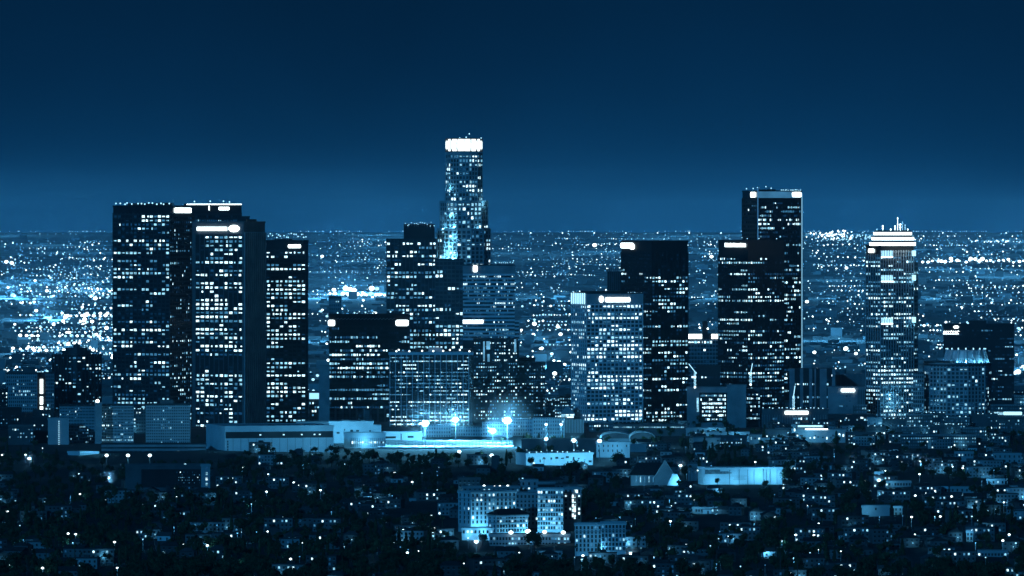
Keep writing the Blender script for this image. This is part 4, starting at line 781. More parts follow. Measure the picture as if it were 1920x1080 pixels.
# apartment blocks down the slope
for (xl, xr, yt, D, c, r, lit, body, lab) in ((1298, 1344, 952, 5180, 9, 3, .35, M_PALE, "pale walk-up block with neat rows of small lit windows below the warehouse"), (1345, 1392, 953, 5200, 6, 3, .15, M_MID, "dimmer walk-up block joined to the one with neat lit rows"),
        (1184, 1250, 949, 5200, 9, 3, .05, M_MIDD, "dim long block on the dark slope below the church"), (1412, 1536, 956, 5250, 12, 2, .06, M_MIDD, "long dim row block on the slope beyond the walk-ups"), (1216, 1262, 931, 5450, 6, 2, .05, M_MIDD, "dark row of flats just below the church cottage"),
        (1862, 1915, 851, 6150, 6, 2, .05, M_PALE, "pale block with dark square windows near the edge of the view"), (1790, 1825, 848, 6350, 6, 1, .1, M_PALE, "pale upper block with punched dark windows on the crowded hillside"),
        (1616, 1668, 949, 5180, 1, 1, .1, M_PALE, "pale lit wall block on the dark crowded slope"), (1676, 1692, 950, 5200, 2, 2, .1, M_PALE, "narrow pale block next to the lit wall block"), (1840, 1882, 893, 5900, 3, 2, .1, M_PALE, "pale block half lit by a corner lamp"), (1850, 1884, 899, 5750, 4, 2, .1, M_WHITE, "white block with a dark slot beside the corner lamp"),
        (1739, 1777, 914, 5600, 5, 2, .2, M_WHITE, "white courtyard block washed by a lamp"), (1782, 1826, 914, 5600, 5, 2, .3, M_PALE, "pale courtyard block next to the washed white one"), (1660, 1708, 903, 5750, 9, 2, .3, M_PALE, "row of pale balconies lit from the side"), (1640, 1656, 886, 5900, 2, 3, .1, M_WHITE, "tall narrow white house lit by a glaring lamp"),
        (1704, 1728, 1018, 4620, 3, 2, .3, M_WHITE, "pale corner house with an arched doorway near the slope foot"), (1812, 1824, 996, 4700, 2, 3, .3, M_WHITE, "bright narrow white gable beside a dark dome of trees"), (1833, 1888, 1034, 4500, 9, 1, .2, M_PALE, "long pale wall with small windows at the slope foot"),
        (188, 218, 1048, 4430, 3, 1, .3, M_MID, "small pale box house with two lit windows on the dark slope"), (768, 808, 936, 5350, 4, 2, .12, M_MID, "pale apartment house with dark balconies alone on the wooded slope"), (700, 764, 896, 5800, 9, 2, .08, M_MIDD, "dim arcaded house on the wooded slope"),
        (859, 900, 897, 5350, 5, 2, .2, M_MIDD, "dim block behind the hospital with a slender lit window")):
    bb = old_block(lab, xl, xl, xr, yt, D, 'LF', 0, c, r, lit=lit, seed=int(xl), body=body, cornice=False, depth=13, name="apartment_house", ywin=yt + 5)
    if body is M_WHITE or "lit" in lab: lamp_light(bb.root, (-bb.w * .3, -bb.d/2 - 7, 5), 1500)

# ------------------------------------------------------------------ scattered houses, trees, lamps on the slope
LANDMARKS = [(150, 800, "the pale slab blocks"), (110, 845, "the blank pale end wall"), (310, 800, "the lone pale slab"), (240, 856, "the three parking lamps"), (310, 890, "the dark office"), (388, 895, "the pale stair wall"), (203, 906, "the big glaring hillside lamp"), (405, 840, "the long white building"), (520, 840, "the long white building"),
    (660, 830, "the white sports pavilion"), (800, 835, "the floodlit field"), (861, 860, "the lone white lamp"), (929, 875, "the slim dark slab tower"), (788, 945, "the dark balconied house"), (730, 905, "the arcaded house"), (60, 930, "the dark edge of town"), (130, 1010, "the twin hillside lamps"), (503, 990, "the lit bend in the road"), (203, 1055, "the pale box house"), (745, 1055, "the row of three slope lamps"),
    (620, 960, "the dark wooded hollow"), (400, 1030, "the pale cottage gable"), (900, 950, "the wide hospital wing"), (1030, 950, "the tallest hospital tower"), (890, 1025, "the lamp below the hospital"), (990, 1020, "the curved hospital front"), (1125, 1010, "the pale annex"), (1184, 1050, "the glaring lamp by the annex"), (1040, 862, "the brilliantly lit low building"), (1050, 835, "the dark school block"), (1150, 842, "the white block"),
    (1225, 885, "the church"), (1385, 895, "the warehouse"), (1235, 940, "the dark row of flats"), (1320, 965, "the neat walk-up block"), (1470, 965, "the long dim row block"), (1257, 990, "the lamp under the walk-ups"), (1345, 825, "the flat pale canopy"), (1535, 815, "the terrace building"), (1595, 872, "the glowing tree clump"), (1648, 900, "the tall narrow white house"), (1727, 874, "the star bright lamp"),
    (1640, 957, "the pale lit wall block"), (1760, 925, "the courtyard blocks"), (1865, 900, "the corner lamp blocks"), (1890, 860, "the punched window block"), (1530, 1010, "the slope lamp pair"), (1715, 1030, "the arched corner house"), (1818, 1010, "the bright white gable"), (1860, 1040, "the long pale slope wall"), (1914, 935, "the glowing white square"), (1420, 1040, "the dark lower gardens"), (1600, 1050, "the lower dark terraces"), (1650, 800, "the bright tower's foot"), (1790, 800, "the octagonal crown's foot"), (1870, 800, "the wide black block's foot"), (1450, 820, "the long sign office")]
def zone(px, py):
    d, a, c, nm = min(((px - a) ** 2 + (1.6 * (py - c)) ** 2, a, c, n) for a, c, n in LANDMARKS)
    d = math.sqrt(d); dx, dy = px - a, 1.6 * (py - c)
    near = "just " if d < 40 else "" if d < 75 else "far "
    v_ = "below" if dy > abs(dx) * .42 else "above" if dy < -abs(dx) * .42 else ""; h_ = "right" if dx > abs(dy) * .42 else "left" if dx < -abs(dy) * .42 else ""
    way = (v_ + " " + h_ + " of") if v_ and h_ else (h_ + " of") if h_ else v_
    return near + way + " " + nm
RES = []                                                  # footprints kept clear: (px0, px1, D0, D1)
def keep(px0, px1, D0, D1): RES.append((px0, px1, D0, D1))
keep(850, 1100, 4640, 5060); keep(1070, 1180, 4460, 4560); keep(1175, 1300, 5740, 5860); keep(1300, 1475, 5740, 5830); keep(230, 398, 5540, 5640); keep(700, 965, 6640, 7010); keep(384, 628, 6590, 6700); keep(960, 1120, 6150, 6260)
keep(640, 730, 6700, 6800); keep(1115, 1215, 6450, 6640); keep(975, 1135, 6540, 6600); keep(120, 400, 6200, 6700)
# sight lines kept open in front of these lit fronts: (px0, px1, py_top, py_bottom)
OPEN = [(862, 1090, 905, 1030), (1078, 1176, 975, 1036), (1182, 1292, 862, 906), (1306, 1466, 880, 908), (968, 1112, 852, 874), (1118, 1212, 826, 856), (735, 965, 826, 839), (386, 436, 805, 850), (440, 640, 800, 831), (640, 720, 800, 836), (377, 394, 870, 916), (300, 380, 880, 900),
        (1298, 1390, 953, 975), (190, 386, 836, 860), (645, 725, 812, 838), (1640, 1710, 888, 918), (1738, 1826, 915, 930), (1616, 1692, 950, 964), (1840, 1885, 893, 906), (768, 808, 937, 953), (188, 218, 1049, 1062), (1812, 1826, 997, 1020), (1704, 1728, 1020, 1040), (1833, 1888, 1034, 1042), (1700, 1760, 896, 903), (90, 130, 787, 835), (112, 356, 760, 828), (127, 185, 848, 862)]
def is_free(px, D, hw_px):
    for a, c, d0, d1 in RES:
        if a - hw_px < px < c + hw_px and d0 - 8 < D < d1 + 8: return False
    return True
def is_open(px, D, hw_px, ptop):
    base = HORIZON + FPX * H / D
    for a, c, t, bt in OPEN:
        if a - hw_px < px < c + hw_px and base > t and ptop < bt and base > bt - 2: return False
    return True

def tree_mesh(kind, seed, nl=8, nleaf=52):
    g = random.Random(seed); cr = MB(); tk = MB()
    if kind == 'round':
        h = g.uniform(8, 12); r = h * g.uniform(.42, .55); tk.cyl(0, 0, -1, h * .55, .35, .2, 6)
        lobes = [(Vector((g.uniform(-.5, .5) * r, g.uniform(-.5, .5) * r, h * g.uniform(.5, .82))), r * g.uniform(.38, .62)) for _ in range(nl)]
        for k in range(3):
            a = g.uniform(0, 6.28); c, rr = lobes[k]; M = Matrix.Translation((0, 0, h * .4)) @ Vector((0, 0, 1)).rotation_difference(c - Vector((0, 0, h * .4))).to_matrix().to_4x4(); tk.box(-.1, .1, -.1, .1, 0, (c - Vector((0, 0, h * .4))).length, 0, M)
        for c, rr in lobes:
            cr.ball(tuple(c), rr * .62, 6 if nl < 8 else 7, 4 if nl < 8 else 5, wob=.18, rg=g)
            for _ in range(nleaf):
                d = Vector((g.gauss(0, 1), g.gauss(0, 1), g.gauss(0, 1))).normalized(); p = c + d * rr * g.uniform(.72, 1.12); leaf(cr, p, g.uniform(.35, .75), g)
    elif kind == 'cypress':
        h = g.uniform(10, 14); tk.cyl(0, 0, -1, 1.5, .25, n=6)
        for _ in range(220):
            t = g.random() ** .8; rr = 1.3 * math.sin(math.pi * min(1, .15 + t * .85)) ** .7 * (1 - t * .35); a = g.uniform(0, 6.28); leaf(cr, Vector((rr * math.cos(a) * g.uniform(.5, 1), rr * math.sin(a) * g.uniform(.5, 1), .6 + t * (h - .6))), .5, g)
        cr.ball((0, 0, h * .48), h * .46, 7, 8, sq=(.2, .2, 1), wob=.06, rg=g)
    elif kind == 'palm':
        h = g.uniform(12, 18); tk.cyl(0, 0, -1, h, .32, .22, 7)
        for k in range(20):
            a = k * 2.4; el = g.uniform(-.5, 1.1); L = g.uniform(2.6, 3.4); prev = None
            for j in range(6):
                t = j / 5; x = L * t * math.cos(el); z = h + L * t * math.sin(el) - 1.9 * t * t * L * .5; w = .55 * math.sin(math.pi * (.12 + .8 * t)) ; c = Vector((x * math.cos(a), x * math.sin(a), z)); sd = Vector((-math.sin(a), math.cos(a), 0)) * w
                if prev: cr.poly([prev[0], prev[1], c + sd, c - sd])
                prev = (c - sd, c + sd)
    else:                                                   # conifer
        h = g.uniform(11, 16); tk.cyl(0, 0, -1, h * .9, .3, .08, 6)
        for lv in range(11):
            z = h * (.16 + .8 * lv / 11); rr = h * .22 * (1 - lv / 11.5)
            for k in range(24):
                a = g.uniform(0, 6.28); q = rr * g.uniform(.2, 1); leaf(cr, Vector((q * math.cos(a), q * math.sin(a), z - q * .3 + g.uniform(-.4, .4))), g.uniform(.5, .9), g)
        cr.prism(ngon(7, h * .15), h * .15, h * .92, 0, ngon(7, .1))
    return tk, cr
def leaf(m, p, s, g):
    a = Vector((g.gauss(0, 1), g.gauss(0, 1), g.gauss(0, 1))).normalized(); b_ = a.orthogonal().normalized(); c_ = a.cross(b_)
    m.poly([p + b_ * s, p + c_ * s * .6, p - b_ * s, p - c_ * s * .6])
TREES = []
for kind, n in (('round', 8), ('cypress', 2), ('palm', 3), ('conifer', 3)):
    for k in range(n):
        tk, cr_ = tree_mesh(kind, 50 + len(TREES)); TREES.append((kind, tk, cr_, tk.mesh("trunk", M_TRUNK), cr_.mesh("crown", M_LEAF[k % 2])))
LITE = [tree_mesh('round', 90 + k, 6, 22) for k in range(6)]
KN = {'round': ("broadleaf_tree", "bushy dark broadleaf tree"), 'cypress': ("cypress_tree", "slim dark cypress"), 'palm': ("palm_tree", "palm with drooping fronds"), 'conifer': ("conifer_tree", "dark ragged conifer")}
def add_tree(px, D, ti, sc_, rz, label=None):
    kind, tk, cr_, tme, cme = TREES[ti]; x = GX(px, D); g = ground_z(x, D); nm, lb = KN[kind]; lb = ("small " if sc_ < .85 else "tall " if sc_ > 1.08 else "") + lb; zz = zone(px, HORIZON + FPX * H / D)
    t = thing(nm, label or f"{lb} {zz}", "tree", (x, D, g - .2), rz, None if label else f"{lb}s {zz}")
    t.scale = (sc_,) * 3; put("trunk", tme, t); put("crown", cme, t); return t
# houses ---------------------------------------------------------------
M_WALLS = [mat("house_wall_dim", grey(.06)), mat("house_wall_mid", grey(.12)), mat("house_wall_pale", grey(.26)), mat("house_wall_white", grey(.5))]
def house_proto(kind, seed):
    g = random.Random(seed); parts = []; w = g.uniform(4.5, 7) if kind != 'flats' else g.uniform(8, 13); d = g.uniform(4, 6); st = 1 if kind == 'gable' and g.random() < .5 else 2
    if kind == 'flats': st = g.choice((2, 3))
    h = 3.0 * st + .6; wm = g.choices(M_WALLS, (5, 4, 2, 1))[0]
    m = MB(); m.box(-w, w, -d, d, -3, h); parts.append(("wall", m.mesh("wall", wm), (0, 0, 0), None))
    rm = M_ROOFD if g.random() < .6 else M_ROOF; m = MB()
    if kind == 'gable':
        if g.random() < .5: e = .7; m.v = [(-w - e, -d - e, h - .1), (w + e, -d - e, h - .1), (w + e, d + e, h - .1), (-w - e, d + e, h - .1), (-w - e, 0, h + 2.4), (w + e, 0, h + 2.4)]; m.f = [(0, 1, 5, 4), (2, 3, 4, 5), (3, 0, 4), (1, 2, 5), (0, 3, 2, 1)]
        else: e = .7; m.v = [(-w - e, -d - e, h - .1), (w + e, -d - e, h - .1), (w + e, d + e, h - .1), (-w - e, d + e, h - .1), (0, -d - e, h + 2.6), (0, d + e, h + 2.6)]; m.f = [(0, 1, 4), (2, 3, 5), (3, 0, 4, 5), (1, 2, 5, 4), (0, 3, 2, 1)]
        m.m = [0] * 5
    elif kind == 'hip': e = .8; m.prism([(-w - e, -d - e), (w + e, -d - e), (w + e, d + e), (-w - e, d + e)], h - .1, h + 2.2, 0, [(-w + 3, -.3), (w - 3, -.3), (w - 3, .3), (-w + 3, .3)])
    else:
        m.box(-w - .3, w + .3, -d - .3, d + .3, h + .01, h + .4); m.box(-w * .2, w * .25, -1.2, 1.5, h + .4, h + 2)
    parts.append(("roof", m.mesh("roof", rm), (0, 0, 0), None))
    if kind != 'flats' and g.random() < .5:
        m = MB(); m.box(-.4, .4, -.4, .4, 0, 3); parts.append(("chimney", m.mesh("chimney", wm), (w * .5, 1, h), "roof"))
    nw = max(2, int(w * 2 / (3.2 if kind != 'flats' else 2.8))); nlit = 0
    fm = MB(); fm.box(-.85, .85, -.22, .04, -.95, -.75); fme = fm.mesh("sill", M_WALLS[2])
    for r in range(st):
        for i in range(nw):
            if r == 0 and i == nw // 2 and kind != 'flats':
                m = MB(); m.box(-.6, .6, -.15, .05, -1.2, 1.1); parts.append(("door", m.mesh("door", M_DARK), ((i + .5) * 2 * w / nw - w, -d, 1.3), None)); continue
            L = g.choices((None, 0, 1, 2, 3), (13, .6, .9, .9, .7))[0]; nlit += L is not None and L < 3
            m = MB(); m.box(-.6, .6, -.1, .05, -.7, .7); parts.append(("window", m.mesh("window", M_GLASS if L is None else WIN[L]), ((i + .5) * 2 * w / nw - w, -d, 1.7 + 3 * r), None))
            parts.append(("sill", fme, (0, 0, 0), "window"))
    shade = {M_WALLS[0]: "dark", M_WALLS[1]: "grey", M_WALLS[2]: "pale", M_WALLS[3]: "white"}[wm]
    rk = {'gable': "gabled house", 'hip': "hip roofed house", 'flats': "flat roofed block"}[kind]
    lt = "unlit" if nlit == 0 else "one-light" if nlit == 1 else "partly lit"
    return (kind, w, h, parts, f"{lt} {shade} {rk}")
HOUSES = [house_proto(k, 300 + i) for i, k in enumerate(['gable'] * 7 + ['hip'] * 5 + ['flats'] * 9)]
hr_ = random.Random(5); _q = MB(); _q.ball((0, 0, 0), .28, 8, 5); ADDED_LAMP = _q.mesh("added_wall_lamp", LAMPG[1])
def add_house(px, D, hi, rz):
    kind, w, h, parts, lb = HOUSES[hi]; x = GX(px, D); zz = zone(px, HORIZON + FPX * H / D)
    t = thing("apartment_block" if kind == 'flats' else "house", f"{lb} {zz}", "building" if kind == 'flats' else "house", (x, D, ground_z(x, D) - .1), rz, f"{lb}s {zz}")
    if hr_.random() < .34:
        sx = hr_.choice((-.6, -.3, .3, .6)) * w; pr_ = put("added_wall_lamp", ADDED_LAMP, t, (sx, -6.2, 3.1)); lamp_light(pr_, (0, -2.5, 0), hr_.choice((500, 900, 1800)), (.13, .58, 1), .3)  # lamp added on random houses to brighten their front walls
    last = {}
    for nm, me, loc, par in parts:
        o = put(nm, me, last[par] if par else t, loc); last[nm] = o
    return t
placed = []
def clear_of(px, D, hw_px, dd):
    for (a, d, w_) in placed:
        if abs(a - px) < hw_px + w_ and abs(d - D) < dd: return False
    return True
slope_things = []
g = random.Random(11)
for i in range(5200):
    px = g.uniform(-20, 1940); py = g.uniform(842 if px < 1180 else 806 if px < 1430 else 784, 1092)
    dens = 1.0 if px > 1180 else (.6 if px > 850 else .5)
    if py < 900 and px < 860: dens *= .4
    dens *= max(.05, min(1.3, .6 + 1.9 * noise.noise(Vector((px / 130, py / 45, 5)))))
    if g.random() > dens: continue
    D = DG(py); hi = g.choices(range(len(HOUSES)), [1.0 if H_[0] != 'flats' else (1.5 if px > 1180 else .5) for H_ in HOUSES])[0]; w = HOUSES[hi][1]; s = FPX / D; hwp = w * s
    if not is_free(px, D, hwp) or not is_open(px, D, hwp, py - HOUSES[hi][2] * s) or not clear_of(px, D, hwp + 2, 24): continue
    placed.append((px, D, hwp)); slope_things.append((add_house(px, D, hi, g.uniform(-.35, .35)), HOUSES[hi][2], w, 'house'))
    if len(slope_things) > 560: break
nH = len(slope_things)
tree_rest = []
for i in range(5200):
    px = g.uniform(-20, 1940); py0 = 831 if px < 1100 else 796; py = py0 + (1103 - py0) * g.random() ** .95
    woods = .9 if px < 860 else .6; woods *= max(.3, min(1.2, .85 - 1.2 * noise.noise(Vector((px / 130, py / 45, 5)))))
    if 380 < px < 860 and 840 < py < 890: woods = 1.6
    if g.random() > woods: continue
    D = DG(py); ti = g.choices(range(len(TREES)), [1.0] * 8 + [.25] * 2 + [.2] * 3 + [.3] * 3)[0]; sc_ = g.uniform(.65, 1.25); s = FPX / D
    hh = {'round': 11, 'cypress': 12, 'palm': 17, 'conifer': 14}[TREES[ti][0]] * sc_; hwp = (4.5 if TREES[ti][0] == 'round' else 2) * sc_ * s
    if not is_free(px, D, hwp) or not is_open(px, D, hwp * .9, py - hh * s): continue
    if any(abs(a - px) < w_ * .8 and abs(d - D) < 10 for (a, d, w_) in placed): continue
    tree_rest.append((px, D, ti, sc_, g.uniform(0, 6.28), hh))
# named trees before the lit fronts
for (px, py, ti, sc_, lab) in ((996, 879, 0, .85, "round tree silhouetted on the brilliantly lit low building"), (1020, 880, 10, .62, "palm silhouetted on the brilliantly lit low building"), (1072, 905, 2, 1.7, "great dark domed tree before the brilliantly lit low building"), (1045, 905, 3, 1.2, "dark tree leaning on the great domed tree"),
                               (1098, 902, 1, 1.2, "dark tree under the corner of the white block"), (995, 838, 13, .9, "dark conifer against the balconied apartments"), (941, 838, 11, .6, "small palm at the end of the floodlit field"), (565, 838, 4, 1.0, "round tree silhouetted on the long white building"),
                               (586, 845, 15, 1.0, "slim dark conifer silhouetted on the long white building"), (1122, 1042, 8, .8, "first cypress before the pale annex"), (1130, 1044, 9, .7, "shorter cypress second in the annex row"), (1139, 1042, 8, 1.0, "tallest cypress in the annex row"), (1147, 1043, 9, .85, "last cypress in the annex row"),
                               (1158, 880, 5, 1.5, "great dark crown below the white block"), (1434, 914, 6, .62, "dark rounded tree under the warehouse wall"), (1345, 909, 7, .7, "low dark tree at the warehouse foot"), (1275, 916, 1, .9, "dark tree at the church porch"), (1165, 812, 10, .5, "small palm on the barrel hall yard"), (1181, 825, 11, .7, "palm before the second barrel hall"),
                               (1080, 1046, 10, .6, "palm beside the annex corner"), (905, 1022, 0, .8, "dark tree at the end of the hospital front"), (1002, 1040, 2, 1.3, "dark tree dome below the hospital front"), (1478, 908, 4, 1.4, "tall dark tree at the end of the warehouse")):
    add_tree(px, DG(py), ti, sc_, g.uniform(0, 6), lab)
# street lamps ---------------------------------------------------------
def lamp_proto(kind):
    p = MB(); p.cyl(0, 0, -1, 7.5, .14, .09, 6); a = MB(); a.box(-.05, .05, -1.3, 0, 7.4, 7.55)
    return p.mesh("pole", M_POLE), a.mesh("arm", M_POLE)
POLE, ARM = lamp_proto(0)
HEADS = {}
for r in (.25, .38, .55, .75, 1.25):
    for l in (0, 1, 2):
        q = MB(); q.ball((0, -1.3, 7.2), r, 10, 6, sq=(1.15, 1, .8)); HEADS[(r, l)] = q.mesh("lamp_head", LAMPG[l])
def add_lamp(px, D, r, lvl, power, label=None):
    x = GX(px, D); zz = zone(px, HORIZON + FPX * H / D); sz = "big glaring" if r > 1 else "bright" if r > .5 else "small"
    t = thing("street_lamp", label or f"{sz} street lamp {zz}", "street lamp", (x, D, ground_z(x, D)), 0, None if label else f"{sz} street lamps {zz}")
    put("pole", POLE, t); put("arm", ARM, t); put("lamp_head", HEADS[(r, lvl)], t)
    if power: lamp_light(t, (0, -2.6, 7.0), power, (.12, .58, 1), .5)
    return t
for (px, py, r, pw_) in ((203, 906, 1.25, 1500), (1276, 881, 1.25, 1500), (1727, 874, 1.25, 1200), (1184, 1050, 1.25, 1200), (150, 934, .75, 800), (293, 938, .75, 700), (14, 976, .75, 600), (128, 1007, .75, 700), (142, 1008, .75, 700), (215, 1022, .75, 500), (344, 1035, .75, 500), (389, 1038, .75, 800), (500, 932, .75, 600),
        (454, 884, .75, 500), (551, 917, .75, 500), (601, 929, .75, 700), (740, 900, .75, 600), (773, 914, .75, 400), (756, 1003, .75, 800), (707, 1037, .75, 400), (667, 1048, .75, 400), (742, 1052, .75, 400), (764, 1052, .75, 400), (784, 1049, .75, 700), (502, 1010, .55, 300), (503, 896, .55, 400),
        (893, 1028, 1.25, 900), (815, 999, .75, 700), (1093, 1054, .75, 400), (1314, 1056, .75, 400), (1257, 986, .75, 800), (1416, 878, .75, 0), (1287, 888, .55, 300), (1308, 888, .55, 300), (1558, 957, .75, 700), (1535, 988, .55, 500), (1633, 1009, .75, 600), (1690, 1071, 1.25, 900), (1709, 977, .75, 400), (1763, 977, .75, 500),
        (1716, 942, .75, 600), (1733, 943, .75, 600), (1784, 943, .75, 400), (1786, 883, .55, 400), (1805, 886, .75, 600), (1845, 886, .75, 700), (1724, 900, .75, 500), (1648, 905, 1.25, 1800), (1622, 906, .55, 400), (1526, 1014, .75, 700), (1492, 1012, .75, 600), (1595, 872, 1.25, 1200), (1698, 867, .75, 900), (1822, 1010, .75, 1000), (1892, 1016, .75, 600),
        (1880, 1028, .75, 500), (1753, 934, .55, 0), (1914, 935, 1.25, 1200), (1462, 862, .55, 500), (1468, 870, .55, 400), (1882, 959, .55, 400), (1660, 890, .55, 300), (48, 862, .75, 700), (55, 868, 1.25, 800), (4, 860, .75, 600), (20, 1076, .75, 600), (80, 1080, .75, 500), (220, 1080, .55, 700), (545, 1060, .75, 700), (558, 1068, .75, 700),
        (475, 1050, .55, 500), (518, 968, .55, 500), (508, 985, .55, 500), (440, 1064, .55, 300)):
    o = add_lamp(px, DG(py + 8), r, 0 if r > .5 else 1, pw_ * (4.5 if r > 1 else 2.2))
ln = 0
for i in range(1500):
    px = g.uniform(0, 1920); py = 845 + 240 * g.random(); dens = 1 if px > 1180 else .8
    dens *= max(.03, min(1.3, .5 + 2.0 * noise.noise(Vector((px / 110, py / 40, 5)))))
    if g.random() > dens or ln >= 225: continue
    D = DG(py)
    if not is_free(px, D, 2): continue
    r = g.choices((.25, .38, .55), (5, 4, 2))[0]; slope_things.append((add_lamp(px, D, r, g.choices((0, 1, 2), (2, 4, 5))[0], g.choice((500, 1000, 1800)) if g.random() < .5 else 0), 7.2, .3, 'lamp')); ln += 1

# ------------------------------------------------------------------ keep only what can be seen over nearer things; the 280 nearest trees as things, the rest one mass
items = []
for (px, D, ti, sc_, rz, hh) in tree_rest: items.append((D, px, (4.2 if TREES[ti][0] == 'round' else 1.6) * sc_, hh, 'tree', (px, D, ti, sc_, rz)))
for (t, hh, w, kind) in slope_things: items.append((t.location.y, t.location.x * FPX / t.location.y + 960, w, hh, kind, t))
items.sort(key=lambda q: q[0]); skyl = [1080.0] * 1940; vis = []; hidden_ = []
for (D, px, w, hh, kind, ref) in items:
    s = FPX / D; z = ground_z(GX(px, D), D); top = HORIZON + (H - z - hh) * s; c0, c1 = max(0, int(px - w * s)), min(1939, int(px + w * s) + 1)
    cols_ = range(c0, c1 + 1); up = sum(1 for c in cols_ if skyl[c] > top + (1.5 if kind != 'lamp' else -1.5))
    if c1 < c0 or up < max(1, (c1 - c0) * .15):
        if kind != 'tree': hidden_.append(ref)
        continue
    if kind == 'lamp': continue
    for c in cols_:
        edge_ = abs(c - px) / max(1, w * s); tt = top + (hh * s * .35 * edge_ ** 2 if kind == 'tree' else 1)
        if tt < skyl[c]: skyl[c] = tt
    if kind == 'tree': vis.append(ref)
for (px, D, ti, sc_, rz) in vis[:280]: add_tree(px, D, ti, sc_, rz)
big = MB(); big2 = MB()
for i, (px, D, ti, sc_, rz) in enumerate(vis[280:3600]):
    kind, tk, cr_, _, _ = TREES[ti]
    if kind == 'round': tk, cr_ = LITE[ti % 6]
    x = GX(px, D); tz = ground_z(x, D) - .2; ca, sa = math.cos(rz) * sc_, math.sin(rz) * sc_
    tgt = big if i % 2 else big2
    for src in (tk, cr_):
        k0 = len(tgt.v); tgt.v += [(x + a * ca - b_ * sa, D + a * sa + b_ * ca, tz + c_ * sc_) for a, b_, c_ in src.v]; tgt.f += [tuple([k0 + a for a in f]) for f in src.f]; tgt.m += src.m
tag(big.build("woodland", M_LEAF[0]), "dark mass of further treetops between the houses up the slope", "trees", kind="stuff")
tag(big2.build("woodland", M_LEAF[1]), "slightly lighter treetops mixed through the dark slope", "trees", kind="stuff")
print("houses", nH, "trees seen", len(vis), "dropped", len(hidden_))
gone_ = []
for t in hidden_: gone_ += list(t.children_recursive) + [t]
bpy.data.batch_remove(gone_)
bpy.context.view_layer.update(); dg = bpy.context.evaluated_depsgraph_get(); eye = Vector((0, 0, H))

# ------------------------------------------------------------------ mid-ground low buildings behind the towers, far plain with roofs and lights
g = random.Random(21)
far = MB()
for i in range(4200):
    py = 445 + 320 * g.random() ** .8; D = plain_D(py) if py < 738 else DG(py); px = g.uniform(-60, 1980)
    x = GX(px, D); z = ground_z(x, D); w = g.uniform(4, 11) * (1 + D / 40000); dd = g.uniform(10, 30); h = g.uniform(3, 6.5) * (1 if g.random() < .94 else 3)
    if D < 8300: continue
    far.box(x - w, x + w, D, D + dd, z - 4, z + h, g.choices((0, 1, 2), (8, 2, .6))[0])
tag(far.build("distant_rooftops", [M_MIDD, M_MID, M_PALE]), "countless low rooftops spread over the far city plain", "buildings", kind="stuff")
lights = []                                               # (px, py, radius in px, level)
def sprinkle(n, x0, x1, y0, y1, r0, r1, lv, strings=.22):
    k = 0
    while k < n:
        if g.random() < strings:
            cx_, cy = g.uniform(x0, x1), g.uniform(y0, y1); m = g.randint(4, 16); st = g.uniform(5, 13); sl = g.uniform(-.03, .03)
            for j in range(m):
                lights.append((cx_ + j * st + g.uniform(-1, 1), cy + j * st * sl + g.uniform(-.5, .5), g.uniform(r0, r1) * .85, g.choices((0, 1, 2), lv)[0])); k += 1
        else:
            a = g.gauss(0, 1) * 14; lights.append((g.uniform(x0, x1) + a, g.uniform(y0, y1), g.uniform(r0, r1), g.choices((0, 1, 2), lv)[0])); k += 1
for y in (434.5, 436, 441, 455): 
    for px in range(0, 1920, 4):
        if g.random() < (.42 if y < 440 else .25) * max(0, .6 + 1.6 * noise.noise(Vector((px / 70, y, 1)))): lights.append((px + g.uniform(-2, 2), y + g.uniform(-.7, .7), g.uniform(.7, 1.2), g.choice((1, 1, 2, 2))))
sprinkle(480, 0, 215, 455, 560, .9, 1.9, (2, 4, 4)); sprinkle(1000, 0, 215, 530, 740, 1.0, 2.5, (3, 5, 4)); sprinkle(90, 0, 215, 550, 690, 2.5, 4.0, (5, 2, 0), .2)
sprinkle(220, 578, 725, 450, 560, .8, 1.5, (2, 4, 3)); sprinkle(300, 578, 725, 560, 740, 1.2, 2.9, (5, 4, 2)); sprinkle(26, 640, 720, 544, 560, 2.5, 4.5, (6, 1, 0), .3)
sprinkle(330, 920, 1170, 445, 560, .8, 1.5, (2, 4, 3)); sprinkle(240, 965, 1075, 560, 760, 1.0, 2.4, (4, 4, 2))
sprinkle(160, 1290, 1347, 450, 625, .8, 1.8, (3, 4, 3)); sprinkle(330, 1505, 1625, 445, 700, .9, 2.0, (3, 4, 3)); sprinkle(420, 1725, 1920, 450, 620, .9, 1.9, (3, 4, 3)); sprinkle(60, 1725, 1770, 600, 690, 1.2, 2.4, (4, 3, 1)); sprinkle(50, 1902, 1920, 600, 720, 1.4, 3, (4, 3, 1))
sprinkle(900, 0, 1920, 444, 760, .8, 1.6, (2, 3, 4))
for k in range(60): lights.append((1560 + g.gauss(0, 22), 444 + g.gauss(0, 4), g.uniform(1.1, 2), 0))
for k in range(60): lights.append((1550 + g.gauss(0, 30) + 40, 447 + g.gauss(0, 5), g.uniform(1.1, 1.8), 1))
for k in range(22): lights.append((1730 + k * 9 + g.uniform(-3, 3), 494 + g.uniform(-2.5, 2.5), g.uniform(1.6, 3.4), 0))
